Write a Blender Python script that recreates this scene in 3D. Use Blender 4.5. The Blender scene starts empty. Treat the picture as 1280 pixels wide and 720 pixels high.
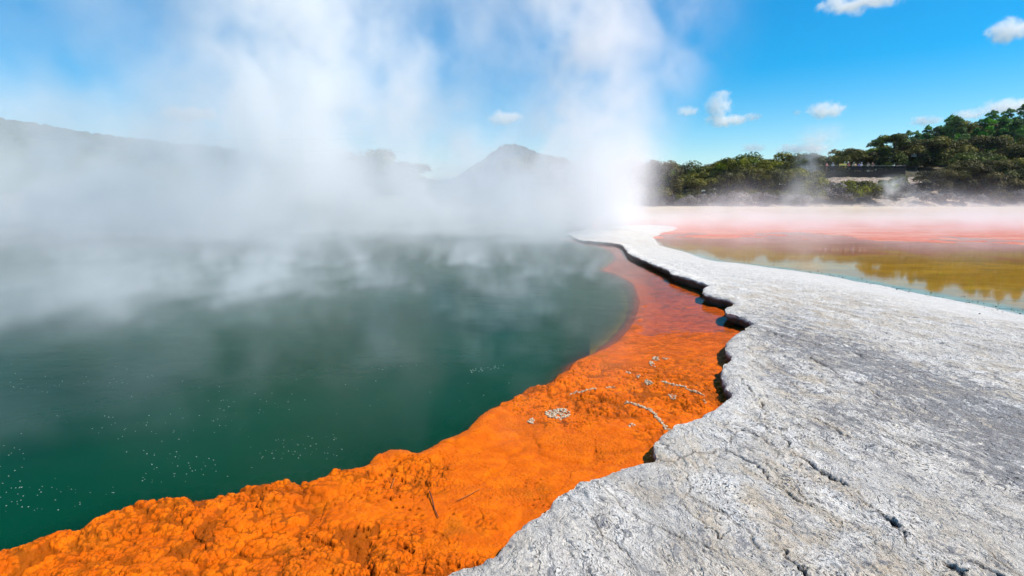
import bpy, math, random
import numpy as np
from mathutils import Vector
R = math.radians
random.seed(7); rng = np.random.default_rng(7)
sc = bpy.context.scene
COL = sc.collection

# ------------------------------------------------------------------ camera numbers
F = 711.0; HY = 248.0; CAMZ = 1.9
PITCH = math.atan((360-HY)/F)
SUN_AZ, SUN_EL = 100.0, 53.0       # azimuth clockwise from the view direction (+Y)

def G(px, py, z=0.0):
    """ground point seen at a pixel of the 1280x720 photograph, on the level z"""
    dx, dy = (px-640)/F, (360-py)/F
    c, s = math.cos(PITCH), math.sin(PITCH)
    d = (dx, c + dy*s, -s + dy*c)
    t = (z-CAMZ)/d[2]
    return (d[0]*t, d[1]*t)
def at(px, py, Y):
    """point at depth Y seen at a pixel"""
    dx, dy = (px-640)/F, (360-py)/F
    c, s = math.cos(PITCH), math.sin(PITCH)
    d = (dx, c + dy*s, -s + dy*c); t = Y/d[1]
    return (d[0]*t, Y, CAMZ+d[2]*t)

# ------------------------------------------------------------------ numpy noise
def _h(ix, iy, s):
    n = (ix.astype(np.int64)*374761393 + iy.astype(np.int64)*668265263 + s*974711) & 0xffffffff
    n = ((n ^ (n >> 13))*1274126177) & 0xffffffff
    n = ((n ^ (n >> 16))*2246822519) & 0xffffffff
    return ((n ^ (n >> 15)) & 0xffffff)/float(0x1000000)
def vnoise(x, y, s=0):
    ix, iy = np.floor(x), np.floor(y); fx, fy = x-ix, y-iy
    ux, uy = fx*fx*fx*(fx*(fx*6-15)+10), fy*fy*fy*(fy*(fy*6-15)+10)
    a, b = _h(ix, iy, s), _h(ix+1, iy, s); c, d = _h(ix, iy+1, s), _h(ix+1, iy+1, s)
    return (a*(1-ux)+b*ux)*(1-uy)+(c*(1-ux)+d*ux)*uy
def fbm(x, y, o=4, s=0, g=0.5):
    t = np.zeros_like(x); a = 1.0; w = 0
    for k in range(o):
        t += a*(vnoise(x, y, s+k*17)-0.5); w += a
        x, y = x*1.93+y*0.41+3.1, y*1.93-x*0.41+1.7; a *= g
    return t/w*2
def worley(x, y, s=0):
    ix, iy = np.floor(x), np.floor(y)
    f1 = np.full(x.shape, 9.0); f2 = np.full(x.shape, 9.0); cid = np.zeros(x.shape)
    for dx in (-1, 0, 1):
        for dy in (-1, 0, 1):
            cx, cy = ix+dx, iy+dy
            px = cx+0.1+0.8*_h(cx, cy, s+5); py = cy+0.1+0.8*_h(cx, cy, s+11)
            d = np.hypot(px-x, py-y); n = d < f1
            f2 = np.where(n, f1, np.minimum(f2, d)); cid = np.where(n, _h(cx, cy, s+23), cid); f1 = np.where(n, d, f1)
    return f1, f2, cid
def sm(a, b, x):
    t = np.clip((x-a)/(b-a), 0, 1); return t*t*(3-2*t)
def chaikin(P, n=1):
    for _ in range(n):
        Q = [P[0]]
        for a, b in zip(P[:-1], P[1:]):
            Q += [(a[0]*.78+b[0]*.22, a[1]*.78+b[1]*.22), (a[0]*.22+b[0]*.78, a[1]*.22+b[1]*.78)]
        P = Q+[P[-1]]
    return P
def _tiles(x, y, P):
    """tiles of a 2-D grid with each tile's centre, radius and distance to every segment"""
    P = np.array(P); a, e = P[:-1], P[1:]-P[:-1]; L = (e**2).sum(1)+1e-12
    nr, nc = x.shape; st = 40
    for i in range(0, nr, st):
        for j in range(0, nc, st):
            sl = (slice(i, i+st), slice(j, j+st))
            X, Y = x[sl], y[sl]; cx, cy = X.mean(), Y.mean()
            rad = math.sqrt(((X-cx)**2+(Y-cy)**2).max())
            t = np.clip(((cx-a[:, 0])*e[:, 0]+(cy-a[:, 1])*e[:, 1])/L, 0, 1)
            d = np.hypot(cx-a[:, 0]-t*e[:, 0], cy-a[:, 1]-t*e[:, 1])
            yield sl, X, Y, cx, cy, rad, d
def dist_poly(x, y, P):
    if x.ndim == 2 and x.size > 20000:
        out = np.empty(x.shape)
        for sl, X, Y, cx, cy, rad, d in _tiles(x, y, P):
            dd = np.full(X.shape, 1e18)
            for k in np.nonzero(d <= d.min()+2*rad+1e-9)[0]:
                ax, ay = P[k]; ex, ey = P[k+1][0]-ax, P[k+1][1]-ay; L = ex*ex+ey*ey+1e-12
                t = np.clip(((X-ax)*ex+(Y-ay)*ey)/L, 0, 1)
                np.minimum(dd, (X-ax-t*ex)**2+(Y-ay-t*ey)**2, out=dd)
            out[sl] = np.sqrt(dd)
        return out
    d = np.full(x.shape, 1e9)
    for (ax, ay), (bx, by) in zip(P[:-1], P[1:]):
        ex, ey = bx-ax, by-ay; L = ex*ex+ey*ey+1e-12
        t = np.clip(((x-ax)*ex+(y-ay)*ey)/L, 0, 1)
        dd = (x-ax-t*ex)**2+(y-ay-t*ey)**2
        np.minimum(d, dd, out=d)
    return np.sqrt(d)
def inside(x, y, P):
    if x.ndim == 2 and x.size > 20000:
        out = np.zeros(x.shape, bool)
        for sl, X, Y, cx, cy, rad, d in _tiles(x, y, P+P[:1]):
            if d.min() > rad: out[sl] = inside(np.array([cx]), np.array([cy]), P)[0]
            else: out[sl] = inside(X.ravel(), Y.ravel(), P).reshape(X.shape)
        return out
    r = np.zeros(x.shape, bool)
    for (ax, ay), (bx, by) in zip(P, P[1:]+P[:1]):
        if ay == by: continue
        c = ((ay > y) != (by > y)) & (x < (bx-ax)*(y-ay)/(by-ay)+ax)
        r ^= c
    return r

# ------------------------------------------------------------------ object helpers
def tag(o, label=None, cat=None, group=None, kind=None):
    if label: o['label'] = label
    if cat: o['category'] = cat
    if group: o['group'] = group
    if kind: o['kind'] = kind
    return o
def mesh_obj(name, V, Fc, mat=None, parent=None, smooth=True, attrs=None):
    me = bpy.data.meshes.new(name)
    V = np.asarray(V, np.float32)
    if isinstance(Fc, np.ndarray):
        nf, k = Fc.shape
        me.vertices.add(len(V)); me.vertices.foreach_set('co', V.ravel())
        me.loops.add(nf*k); me.loops.foreach_set('vertex_index', Fc.astype(np.int32).ravel())
        me.polygons.add(nf); me.polygons.foreach_set('loop_start', np.arange(0, nf*k, k, dtype=np.int32))
        me.update(calc_edges=True)
    else:
        me.from_pydata([tuple(map(float, v)) for v in V], [], Fc)
    me.polygons.foreach_set('use_smooth', np.full(len(me.polygons), smooth))
    if attrs:
        for an, arr in attrs.items():
            if arr.ndim == 2:
                at_ = me.attributes.new(an, 'FLOAT_COLOR', 'POINT')
                at_.data.foreach_set('color', np.hstack([arr, np.ones((len(arr), 1))]).astype(np.float32).ravel())
            else:
                at_ = me.attributes.new(an, 'FLOAT', 'POINT'); at_.data.foreach_set('value', arr.astype(np.float32))
    if mat: me.materials.append(mat)
    me.update()
    o = bpy.data.objects.new(name, me); COL.objects.link(o)
    if parent: o.parent = parent
    return o
def empty(name, loc=(0, 0, 0), rz=0):
    o = bpy.data.objects.new(name, None); COL.objects.link(o); o.location = loc; o.rotation_euler = (0, 0, rz)
    o.empty_display_size = 0.2
    return o
def grid_faces(nr, nc, keep=None):
    i = np.arange(nr*nc).reshape(nr, nc)
    q = np.stack([i[:-1, :-1], i[:-1, 1:], i[1:, 1:], i[1:, :-1]], -1).reshape(-1, 4)
    if keep is not None:
        k = keep.reshape(-1)[q].all(1); q = q[k]
    return q
def compact(V, Q, attrs):
    used = np.zeros(len(V), bool); used[Q.ravel()] = True
    idx = np.cumsum(used)-1
    return V[used], idx[Q], {k: a[used] for k, a in attrs.items()}

# ------------------------------------------------------------------ node helpers
class NT:
    def __init__(s, tree): s.t = tree
    def n(s, kind, ins=None, **kw):
        nd = s.t.nodes.new(kind)
        for k, v in kw.items(): setattr(nd, k, v)
        for k, v in (ins or {}).items():
            sk = nd.inputs[k]
            if isinstance(v, bpy.types.NodeSocket): s.t.links.new(v, sk)
            elif isinstance(v, S): s.t.links.new(v.s, sk)
            else:
                try: sk.default_value = v
                except Exception: sk.default_value = tuple(v)+(1,)
        return nd
class S:
    """scalar socket with arithmetic"""
    def __init__(s, T, sock): s.T, s.s = T, sock
    def _m(s, op, *o, clamp=False):
        nd = s.T.t.nodes.new('ShaderNodeMath'); nd.operation = op; nd.use_clamp = clamp
        for k, v in enumerate((s,)+o):
            if isinstance(v, S): s.T.t.links.new(v.s, nd.inputs[k])
            else: nd.inputs[k].default_value = float(v)
        return S(s.T, nd.outputs[0])
    def __add__(s, o): return s._m('ADD', o)
    __radd__ = __add__
    def __sub__(s, o): return s._m('SUBTRACT', o)
    def __rsub__(s, o): return (s*-1)+o
    def __mul__(s, o): return s._m('MULTIPLY', o)
    __rmul__ = __mul__
    def __truediv__(s, o): return s._m('DIVIDE', o)
    def exp(s): return s._m('EXPONENT')
    def pw(s, e): return s._m('POWER', e)
    def mx(s, o): return s._m('MAXIMUM', o)
    def mn(s, o): return s._m('MINIMUM', o)
    def ss(s, a, b):
        nd = s.T.t.nodes.new('ShaderNodeMapRange'); nd.interpolation_type = 'SMOOTHSTEP'
        s.T.t.links.new(s.s, nd.inputs[0])
        lo, hi, o0, o1 = (a, b, 0, 1) if a < b else (b, a, 1, 0)
        for k, v in zip((1, 2, 3, 4), (lo, hi, o0, o1)): nd.inputs[k].default_value = v
        return S(s.T, nd.outputs[0])
def material(name):
    m = bpy.data.materials.new(name); m.use_nodes = True; m.node_tree.nodes.clear()
    T = NT(m.node_tree); out = T.n('ShaderNodeOutputMaterial')
    return m, T, out
def noise(T, vec, scale, detail=4, rough=0.5, dist=0.0):
    nd = T.n('ShaderNodeTexNoise', {'Scale': scale, 'Detail': detail, 'Roughness': rough, 'Distortion': dist})
    if vec is not None: T.t.links.new(vec, nd.inputs['Vector'])
    return S(T, nd.outputs[0])
def mapped(T, vec, scale=(1, 1, 1), rot=(0, 0, 0), loc=(0, 0, 0)):
    if rot != (0, 0, 0): vec = T.n('ShaderNodeMapping', {'Vector': vec, 'Rotation': rot}).outputs[0]   # turn first, then stretch
    nd = T.n('ShaderNodeMapping', {'Vector': vec, 'Scale': scale, 'Location': loc}); return nd.outputs[0]
def mixc(T, f, a, b, mode='MIX'):
    nd = T.t.nodes.new('ShaderNodeMix'); nd.data_type = 'RGBA'; nd.blend_type = mode
    for k, v in ((0, f), (6, a), (7, b)):
        if isinstance(v, S): T.t.links.new(v.s, nd.inputs[k])
        elif isinstance(v, bpy.types.NodeSocket): T.t.links.new(v, nd.inputs[k])
        elif k == 0: nd.inputs[k].default_value = v
        else: nd.inputs[k].default_value = tuple(v)+(1,)
    return nd.outputs[2]
def simple(name, col, rough=0.8, var=0.15, scale=6.0, metal=0.0):
    m, T, out = material(name)
    tc = T.n('ShaderNodeTexCoord').outputs['Object']
    f = noise(T, tc, scale, 4)
    c = mixc(T, f, [v*(1-var) for v in col], [min(1, v*(1+var)) for v in col])
    b = T.n('ShaderNodeBsdfPrincipled', {'Base Color': c, 'Roughness': rough, 'Metallic': metal})
    T.t.links.new(b.outputs[0], out.inputs[0]); return m

# ================================================================== outlines read on the photograph
HS = 0.17   # height of the white shelf over the water
A_px = [(568,720),(600,702),(625,687),(637,672),(652,657),(668,646),(690,631),(712,613),(733,600),(760,588),(790,580),(808,577),(820,574),
        (826,566),(822,556),(820,548),(826,541),(836,536),(856,526),(874,520),(892,513),(900,506),(915,497),(918,490),(909,483),(906,474),(905,463),
        (908,456),(918,448),(909,437),(910,428),(923,418),(930,413),(942,405),(937,399),(925,394),(907,390),(908,384),(921,378),(907,373),
        (892,370),(880,367),(880,361),(889,357),(871,351),(855,346),(840,342),(836,336),(820,330),(800,321),(787,316),(781,310),(777,305),
        (765,303),(752,302),(740,301),(727,300),(717,296)]
A = [G(x, y, HS if y > 312 else 0.10) for x, y in A_px]
a0, a1 = A[0], A[3]
A = [(-14, -5.5), (-6, -1.2), (-2.6, 0.9), (-1.1, 2.0)] + A
C_px = [(1280,396),(1235,383),(1185,374),(1135,365),(1100,357),(1060,350),(1035,344),(997,339),(960,334),(920,329),(887,326),(867,319),(840,311),(822,306),
        (818,300),(822,293),(842,289),(850,285),(835,282),(800,281),(760,283),(728,288),(708,293)]
C = [G(x, y, 0.0) for x, y in C_px]
C = [(60, 4.5), (26, 7.2), (14, 8.2)] + C
A = chaikin(A, 1); Cc = chaikin(C, 1)
SHELF = A + Cc[::-1] + [(60, -12), (-14, -12)]
B_px = [(0,690),(30,681),(50,674),(65,667),(85,665),(110,656),(130,646),(165,630),(212,625),(262,622),(290,613),(315,609),(345,604),(372,603),(400,601),
        (415,593),(430,588),(445,589),(460,586),(466,574),(476,565),(490,560),(505,561),(520,568),(535,560),(550,551),(565,547),(580,541),(592,526),(605,519),
        (625,507),(640,499),(655,491),(667,484),(685,484),(700,475),(712,463),(740,447),(762,437),(778,425),(790,405),(799,387),(800,375),(796,362),(790,352),
        (772,342),(750,337),(762,330),(772,322),(767,315),(755,309),(730,304),(710,300),(696,296)]
B = [G(x, y, 0.06 if y > 480 else 0.0) for x, y in B_px]
B = chaikin([(-60, -26), (-16, -5.5), (-5.2, 1.6)] + B, 1)
RIGHT = Cc + [(24, 240), (300, 240), (300, 4.5)]   # everything on the far side of the right bank
# orange ledge = between B and A
ORANGE = B + [(A[-1][0]-0.3, A[-1][1]+0.5)] + [(A[-1][0]+1.5, A[-1][1]+1)] + [(x+0.9, y-0.2) for x, y in A[::-1]] + [(-10, -12), (-60, -40)]

# ------------------------------------------------------------------ polar grid round the camera's foot: fine near, coarse far
def polar(az0, az1, nc, r0, r1, nr, rn=2.0):
    az = np.radians(np.linspace(az0, az1, nc))
    n0 = int(nr*0.10)
    r = np.concatenate([np.linspace(r0, rn, n0, endpoint=False), 1/np.linspace(1/rn, 1/r1, nr-n0)]) if r0 < rn else 1/np.linspace(1/r0, 1/r1, nr)
    rr, aa = np.meshgrid(r, az, indexing='ij')
    return rr*np.sin(aa), rr*np.cos(aa)

def near_amp(y): return 1.0-sm(5.5, 9.0, y)
def ledge_height(x, y, detail=True):
    """height of the orange bed: a knobbly rim at the water, lumps behind it, sinking under clear water far off"""
    dB = dist_poly(x, y, B); ins = inside(x, y, ORANGE)
    s = np.where(ins, dB, -dB)
    if x.ndim == 2:
        m = (s > -3.2) & ((~inside(x, y, SHELF)) | (dist_poly(x, y, A) < 0.6))
        Z, C_ = np.full(x.shape, -0.9), np.zeros(x.shape); S2 = s.copy()
        Z[m], S2[m], C_[m] = _ledge(x[m], y[m], s[m], detail)
        return Z, S2, C_
    return _ledge(x, y, s, detail)
def _ledge(x, y, s, detail):
    near = near_amp(y)
    s = s + fbm(x*2.2, y*2.2, 4, 3)*0.055*(0.4+0.6*near) + fbm(x*9, y*9, 3, 4)*0.014
    base = 0.012+0.038*near - 0.055*sm(6.0, 13.0, y+fbm(x*.8, y*.8, 4, 7)*3.5)
    rim = np.exp(-((s-0.10)/0.13)**2)*0.035*(0.25+0.75*near)*(0.6+0.9*vnoise(x*1.6, y*1.6, 9))
    z = base+rim+fbm(x*1.1, y*1.1, 3, 8)*0.020*(0.3+0.7*near)
    soft = sm(5.2, 7.0, y); out = -0.9*(1-np.exp(np.minimum(s-0.0, 0)*(1.6-0.95*soft))) - sm(0, 0.10, -s)*0.08*(1-soft)
    z = z+np.where(s < 0.05, out, 0)
    crev_shade = np.zeros_like(x)
    if detail:
        wx, wy = x+fbm(x*3.5, y*3.5, 3, 21)*0.05, y+fbm(x*3.5, y*3.5, 3, 22)*0.05
        patch = sm(-0.25, 0.35, fbm(x*0.9+5, y*0.9, 3, 31))
        patch2 = sm(-0.3, 0.3, fbm(x*1.7+9, y*1.7, 3, 33))
        nr_ = 0.16+0.84*(1-sm(4.3, 6.6, y+fbm(x*1.5, y*1.5, 2, 43)*.6))
        for sc_, a, w, e in ((1.9, 0.030, 0.5+0.5*patch, 0.6), (5.2, 0.019, 0.25+0.75*patch, 0.5), (11.0, 0.0135, 0.15+0.95*patch2, 0.4), (21.0, 0.0095, 0.12+0.9*patch, 0.36), (34.0, 0.0055, 0.15+0.85*patch2, 0.4)):
            f1, f2, cid = worley(wx*sc_+fbm(x*sc_*1.5, y*sc_*1.5, 2, 41)*.25, wy*sc_*0.92, int(sc_))
            dome = np.sqrt(np.maximum(0, 1-(f1/(0.38+0.30*cid))**2))
            z = z+a*w*nr_*(dome*(0.30+0.9*cid)-0.45)
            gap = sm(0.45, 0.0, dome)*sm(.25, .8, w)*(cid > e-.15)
            crev_shade = np.maximum(crev_shade, gap*near*(0.75 if sc_ > 4 else .3))
            z = z-a*0.22*gap*nr_
        # small deep pits in clusters
        f1, f2, cid = worley(wx*19, wy*19, 77)
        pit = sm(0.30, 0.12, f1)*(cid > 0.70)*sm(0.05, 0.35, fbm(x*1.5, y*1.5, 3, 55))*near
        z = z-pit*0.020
        z = z+fbm(x*40, y*40, 3, 60)*0.0016
        # flow ridges on the wet mid part, running along the ledge
        u, v = x*0.80+y*0.60, -x*0.60+y*0.80
        rg = np.abs(fbm(u*1.2+7, v*7.0, 4, 70)); z = z-(0.011*np.exp(-(rg/0.05)**2))*sm(4.2, 6.0, y)*(s > 0.1)
        crev_shade = np.maximum(crev_shade, pit)
    return z, s, crev_shade

# ================================================================== materials of the ground
def mat_orange():
    m, T, out = material('orange_sinter')
    geo = T.n('ShaderNodeNewGeometry'); P = geo.outputs['Position']
    crev_shade = S(T, T.n('ShaderNodeAttribute', attribute_name='crev_shade').outputs['Fac'])
    deep = S(T, T.n('ShaderNodeAttribute', attribute_name='deep').outputs['Fac'])
    far = S(T, T.n('ShaderNodeAttribute', attribute_name='far').outputs['Fac'])
    n1 = noise(T, P, 1.4, 5, .55); n2 = noise(T, P, 9, 5, .6); n3 = noise(T, P, 60, 3, .6)
    c = mixc(T, n2.ss(.35, .7), (0.58, 0.098, 0.001), (0.74, 0.150, 0.0015))
    c = mixc(T, n1.ss(.50, .68)*0.4, c, (0.44, 0.085, 0.004))
    c = mixc(T, n3.ss(.50, .64)*0.35, c, (0.34, 0.065, 0.003))
    redder = mixc(T, n2.ss(.4, .65), (0.42, 0.070, 0.006), (0.60, 0.105, 0.008))
    c = mixc(T, far, c, redder)
    # dark mineral films in patches on the wet part
    n4 = noise(T, mapped(T, P, (1, 2.6, 1), (0, 0, R(-37))), 2.1, 6, .65)
    c = mixc(T, (far*n4.ss(.50, .62))*0.6, c, (0.16, 0.05, 0.006))
    ol = noise(T, P, 2.3, 4, .6)
    c = mixc(T, ol.ss(.57, .70)*0.4, c, (0.26, 0.085, 0.004))
    c = mixc(T, crev_shade*0.75, c, (0.09, 0.028, 0.002))  # shade between the lumps and in the pits, painted into the colour
    c = mixc(T, deep, c, (0.10, 0.045, 0.012))
    vo = T.n('ShaderNodeTexVoronoi', {'Vector': P, 'Scale': 55.0, 'Randomness': 1.0}); vd = S(T, vo.outputs['Distance'])
    h = n2*0.5+n3*0.3+noise(T, P, 160, 2, .5)*0.15-vd*vd*(n1.ss(.4, .6))*.5
    bp = T.n('ShaderNodeBump', {'Height': h, 'Strength': 0.9, 'Distance': 0.016})
    b = T.n('ShaderNodeBsdfPrincipled', {'Base Color': c, 'Roughness': 0.62, 'Normal': bp.outputs[0], 'Specular IOR Level': 0.06})
    T.t.links.new(b.outputs[0], out.inputs[0]); return m

def mat_sinter():
    m, T, out = material('white_sinter')
    geo = T.n('ShaderNodeNewGeometry'); P = geo.outputs['Position']
    A_ = lambda k: S(T, T.n('ShaderNodeAttribute', attribute_name=k).outputs['Fac'])
    dark, crack, bank, lip, warm, side = A_('dark'), A_('crack'), A_('bank'), A_('lip'), A_('warm'), A_('side')
    Pw = T.n('ShaderNodeVectorMath', {0: P}, operation='ADD')
    wn = T.n('ShaderNodeTexNoise', {'Vector': P, 'Scale': 1.3, 'Detail': 6, 'Roughness': .6})
    wv = T.n('ShaderNodeVectorMath', {0: wn.outputs[1], 'Scale': 0.5}, operation='SCALE')
    T.t.links.new(wv.outputs[0], Pw.inputs[1])
    st = mapped(T, Pw.outputs[0], (1, 2.1, 1), (0, 0, R(-STREAK)))     # grain along the flow
    st2 = mapped(T, Pw.outputs[0], (1, 1.6, 1), (0, 0, R(-STREAK-8)))
    s1 = noise(T, st, 5, 7, .68); s2 = noise(T, st, 15, 6, .7); s3 = noise(T, st2, 58, 4, .72); fine = noise(T, P, 120, 3, .7)
    big = noise(T, P, .9, 4, .55); mid = noise(T, P, 3.3, 5, .6)
    c = mixc(T, mid.ss(.36, .66), (0.66, 0.60, 0.53), (0.90, 0.84, 0.765))
    c = mixc(T, big.ss(.47, .62)*(mid.ss(.4, .6))*0.25, c, (0.56, 0.58, 0.61))           # bluish films
    st_ = noise(T, mapped(T, Pw.outputs[0], (1, 1.7, 1), (0, 0, R(-STREAK))), .75, 6, .62)
    c = mixc(T, st_.ss(.52, .66)*0.30*(1-bank), c, (0.36, 0.34, 0.325))                     # broad grey stains
    c = mixc(T, (warm*noise(T, st, 2.2, 5, .6).ss(.44, .62))*0.65, c, (0.58, 0.45, 0.30))  # tan films
    c = mixc(T, s2.ss(.52, .62)*0.34, c, (0.22, 0.21, 0.20))
    c = mixc(T, s3.ss(.53, .61)*0.55, c, (0.13, 0.125, 0.12))
    c = mixc(T, s1.ss(.42, .30)*0.5, c, (0.80, 0.79, 0.77))
    dk = (dark*1.05+(s1-0.5)*5+(s2-.5)*5+(s3-.5)*3-0.36).ss(0.0, 0.5)
    c = mixc(T, dk*0.85, c, mixc(T, s3.ss(.4, .6), (0.10, 0.095, 0.10), (0.34, 0.33, 0.335)))
    white = mixc(T, fine.ss(.35, .6), (0.42, 0.40, 0.375), (0.60, 0.575, 0.54))
    c = mixc(T, bank*0.85, c, white)
    vs = T.n('ShaderNodeTexVoronoi', {'Vector': st2, 'Scale': 30.0}); vsd = S(T, vs.outputs['Distance'])
    pit = vsd.ss(.34, .16)*mid.ss(.42, .60)*(1-bank)
    c = mixc(T, pit*0.8, c, (0.05, 0.045, 0.04))
    c = mixc(T, (lip*mid.ss(.32, .6))*0.85, c, (0.80, 0.75, 0.68))
    c = mixc(T, crack, c, (0.03, 0.028, 0.025))
    c = mixc(T, side*0.92, c, mixc(T, mid, (0.035, 0.024, 0.018), (0.15, 0.095, 0.06)))  # undercut wall painted dark brown: the overhang's shade put into its colour
    c = mixc(T, (noise(T, P, 34, 3, .7).ss(.62, .68))*0.75, c, (0.07, 0.065, 0.06))
    h = s1*0.7+s2*0.5+s3*0.42+fine*0.22+mid*.4-noise(T, st, 7, 3, .6).ss(.56, .62)*0.35-pit*.35
    h = h*(bank*-0.6+1.0)
    bp = T.n('ShaderNodeBump', {'Height': h, 'Strength': 1.0, 'Distance': 0.040})
    b = T.n('ShaderNodeBsdfPrincipled', {'Base Color': c, 'Roughness': 0.85, 'Normal': bp.outputs[0], 'Specular IOR Level': (side*-.25+.25)})
    T.t.links.new(b.outputs[0], out.inputs[0]); return m

def ang(p, q):
    a, b = G(*p, HS), G(*q, HS); return math.degrees(math.atan2(b[1]-a[1], b[0]-a[0]))
STREAK = ang((1080, 600), (1160, 655))

def mat_water(name, body, refl=1.0, wave=1.0, ior=1.22):
    m, T, out = material(name)
    geo = T.n('ShaderNodeNewGeometry'); P = geo.outputs['Position']
    op = S(T, T.n('ShaderNodeAttribute', attribute_name='op').outputs['Fac'])
    if wave:
        w = noise(T, mapped(T, P, (1, 1.7, 1), (0, 0, R(20))), 1.6, 4, .55)+noise(T, P, 7, 3, .5)*0.22
        bp = T.n('ShaderNodeBump', {'Height': w, 'Strength': 0.30*wave, 'Distance': 0.04}).outputs[0]
    else:
        w = noise(T, P, 3, 2, .5)
        bp = T.n('ShaderNodeBump', {'Height': w, 'Strength': 0.04, 'Distance': 0.01}).outputs[0]
    n = noise(T, P, .25, 4, .6)
    c = mixc(T, n.ss(.3, .7), [v*.8 for v in body], [v*1.2 for v in body])
    df = T.n('ShaderNodeBsdfDiffuse', {'Color': c})
    tr = T.n('ShaderNodeBsdfTransparent', {'Color': (1, 1, 1, 1)})
    mx = T.n('ShaderNodeMixShader', {0: op.s, 1: tr.outputs[0], 2: df.outputs[0]})
    gl = T.n('ShaderNodeBsdfGlossy', {'Color': (refl, refl, refl, 1), 'Roughness': 0.04, 'Normal': bp})
    fr = T.n('ShaderNodeFresnel', {'IOR': ior, 'Normal': bp})
    m2 = T.n('ShaderNodeMixShader', {0: fr.outputs[0], 1: mx.outputs[0], 2: gl.outputs[0]})
    T.t.links.new(m2.outputs[0], out.inputs[0]); return m

# ================================================================== orange ledge (one heightfield) + the green water
def build_ledge():
    x, y = polar(-66, 24, 1500, 0.9, 46, 820, 2.4)
    z, s, crev_shade = ledge_height(x, y)
    shelf_in = inside(x, y, SHELF) & (dist_poly(x, y, A) > 0.45)
    keep = (s > -3.0) & ~shelf_in & (y < 36) & (y > -2)
    far = sm(5.5, 8.5, y+0.25*fbm(x, y, 3, 90)); deep = sm(-0.02, -0.32, z)
    V = np.stack([x, y, z], -1).reshape(-1, 3); Q = grid_faces(*x.shape, keep)
    V, Q, at_ = compact(V, Q, {'crev_shade': np.clip(crev_shade, 0, 1).ravel(), 'far': far.ravel(), 'deep': deep.ravel()})
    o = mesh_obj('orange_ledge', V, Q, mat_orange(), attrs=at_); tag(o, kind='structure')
    # water of the green pool: sheet at level 0, cloudy where deep, clear over the ledge
    x, y = polar(-80, 26, 900, 1.2, 70, 520, 2.4)
    z, s, _ = ledge_height(x, y, detail=False)
    z = z+fbm(x*6, y*6, 2, 14)*0.01
    z = np.where(s < -2.5, -1, z)
    shelf_in = inside(x, y, SHELF) & (dist_poly(x, y, A) > 0.30)
    keep = ~shelf_in & (y > -3) & ~inside(x, y, RIGHT)
    op = 1-np.exp(-np.maximum(-z-0.03, 0)/0.10)
    V = np.stack([x, y, np.zeros_like(x)], -1).reshape(-1, 3); Q = grid_faces(*x.shape, keep)
    V, Q, at_ = compact(V, Q, {'op': op.ravel()})
    o = mesh_obj('green_pool_water', V, Q, mat_water('pool_water', (0.0010, 0.040, 0.0190), ior=1.10, wave=.6, refl=.7), attrs=at_); tag(o, kind='structure')

# ================================================================== white sinter shelf
CRACKS = [([(985,562),(1010,580),(1040,592),(1062,612),(1085,628),(1100,640),(1118,662),(1150,690),(1170,703),(1200,720),(1240,745)], .020),
          ([(1080,626),(1098,636),(1112,652),(1127,664)], .016), ([(1142,690),(1162,700),(1180,712),(1205,722)], .020), ([(1205,702),(1225,710),(1250,722),(1280,735)], .016),
          ([(925,478),(945,500),(965,530),(985,562)], .010), ([(905,560),(940,575),(960,600),(1000,625),(1040,640)], .007),
          ([(980,690),(992,712),(1000,728)], .010), ([(975,600),(1000,612),(1020,632)], .007), ([(930,408),(990,424),(1050,440),(1120,455)], .012),
          ([(955,430),(1000,445),(1060,475),(1110,500)], .010), ([(1010,520),(1060,545),(1110,560),(1160,585)], .007), ([(860,640),(885,655),(900,672)], .005)]
def s_edge(x, y, dA):
    rough = 0.4+0.6*sm(30, 9, y)
    return dA+(fbm(x*3.2, y*3.2, 4, 101)*0.035+np.abs(fbm(x*7, y*7, 3, 103))*0.03+fbm(x*17, y*17, 3, 102)*0.008)*rough
def shelf_top(x, y, sA, sC, full=True):
    farfade = sm(24, 9, y)
    top = HS*(0.55+0.45*farfade)*sm(0.0, 2.4, sC)+0.012-0.11*sm(0.15, -0.6, sC)
    st = math.radians(STREAK); u, v = x*math.cos(st)+y*math.sin(st), -x*math.sin(st)+y*math.cos(st)
    u = u+fbm(x*.7, y*.7, 3, 110)*0.5; v = v+fbm(x*.9, y*.9, 3, 111)*0.32
    calm = sm(0.4, 3.2, sC)
    rid = fbm(u*1.6, v*5.5, 5, 112, .6); rid2 = fbm(u*7, v*19, 4, 113, .62)
    top = top+fbm(x*.55, y*.55, 3, 114)*0.030*sm(0, 2, sC)+(rid*0.015+rid2*0.0065)*(0.15+0.85*calm)
    f1, f2, cid = worley(u*3.0+rid, v*7.0+rid2, 120)
    top = top+(cid-.5)*0.010*calm*sm(0, .2, f2-f1)
    pits = sm(.25, .1, worley(u*16, v*30, 125)[0])*(vnoise(u*2, v*4, 126) > .5)
    top = top-pits*0.006*calm
    ribs = fbm(x*5, y*5, 3, 130)+0.8*np.abs(fbm(x*9, y*9, 3, 131))
    e = np.maximum(sA, 0)
    top = top-0.028*np.exp(-e/0.035)+0.014*np.exp(-((sA-0.17)/0.09)**2)+ribs*0.014*np.exp(-e/0.22)
    return top, u, v, calm
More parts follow.
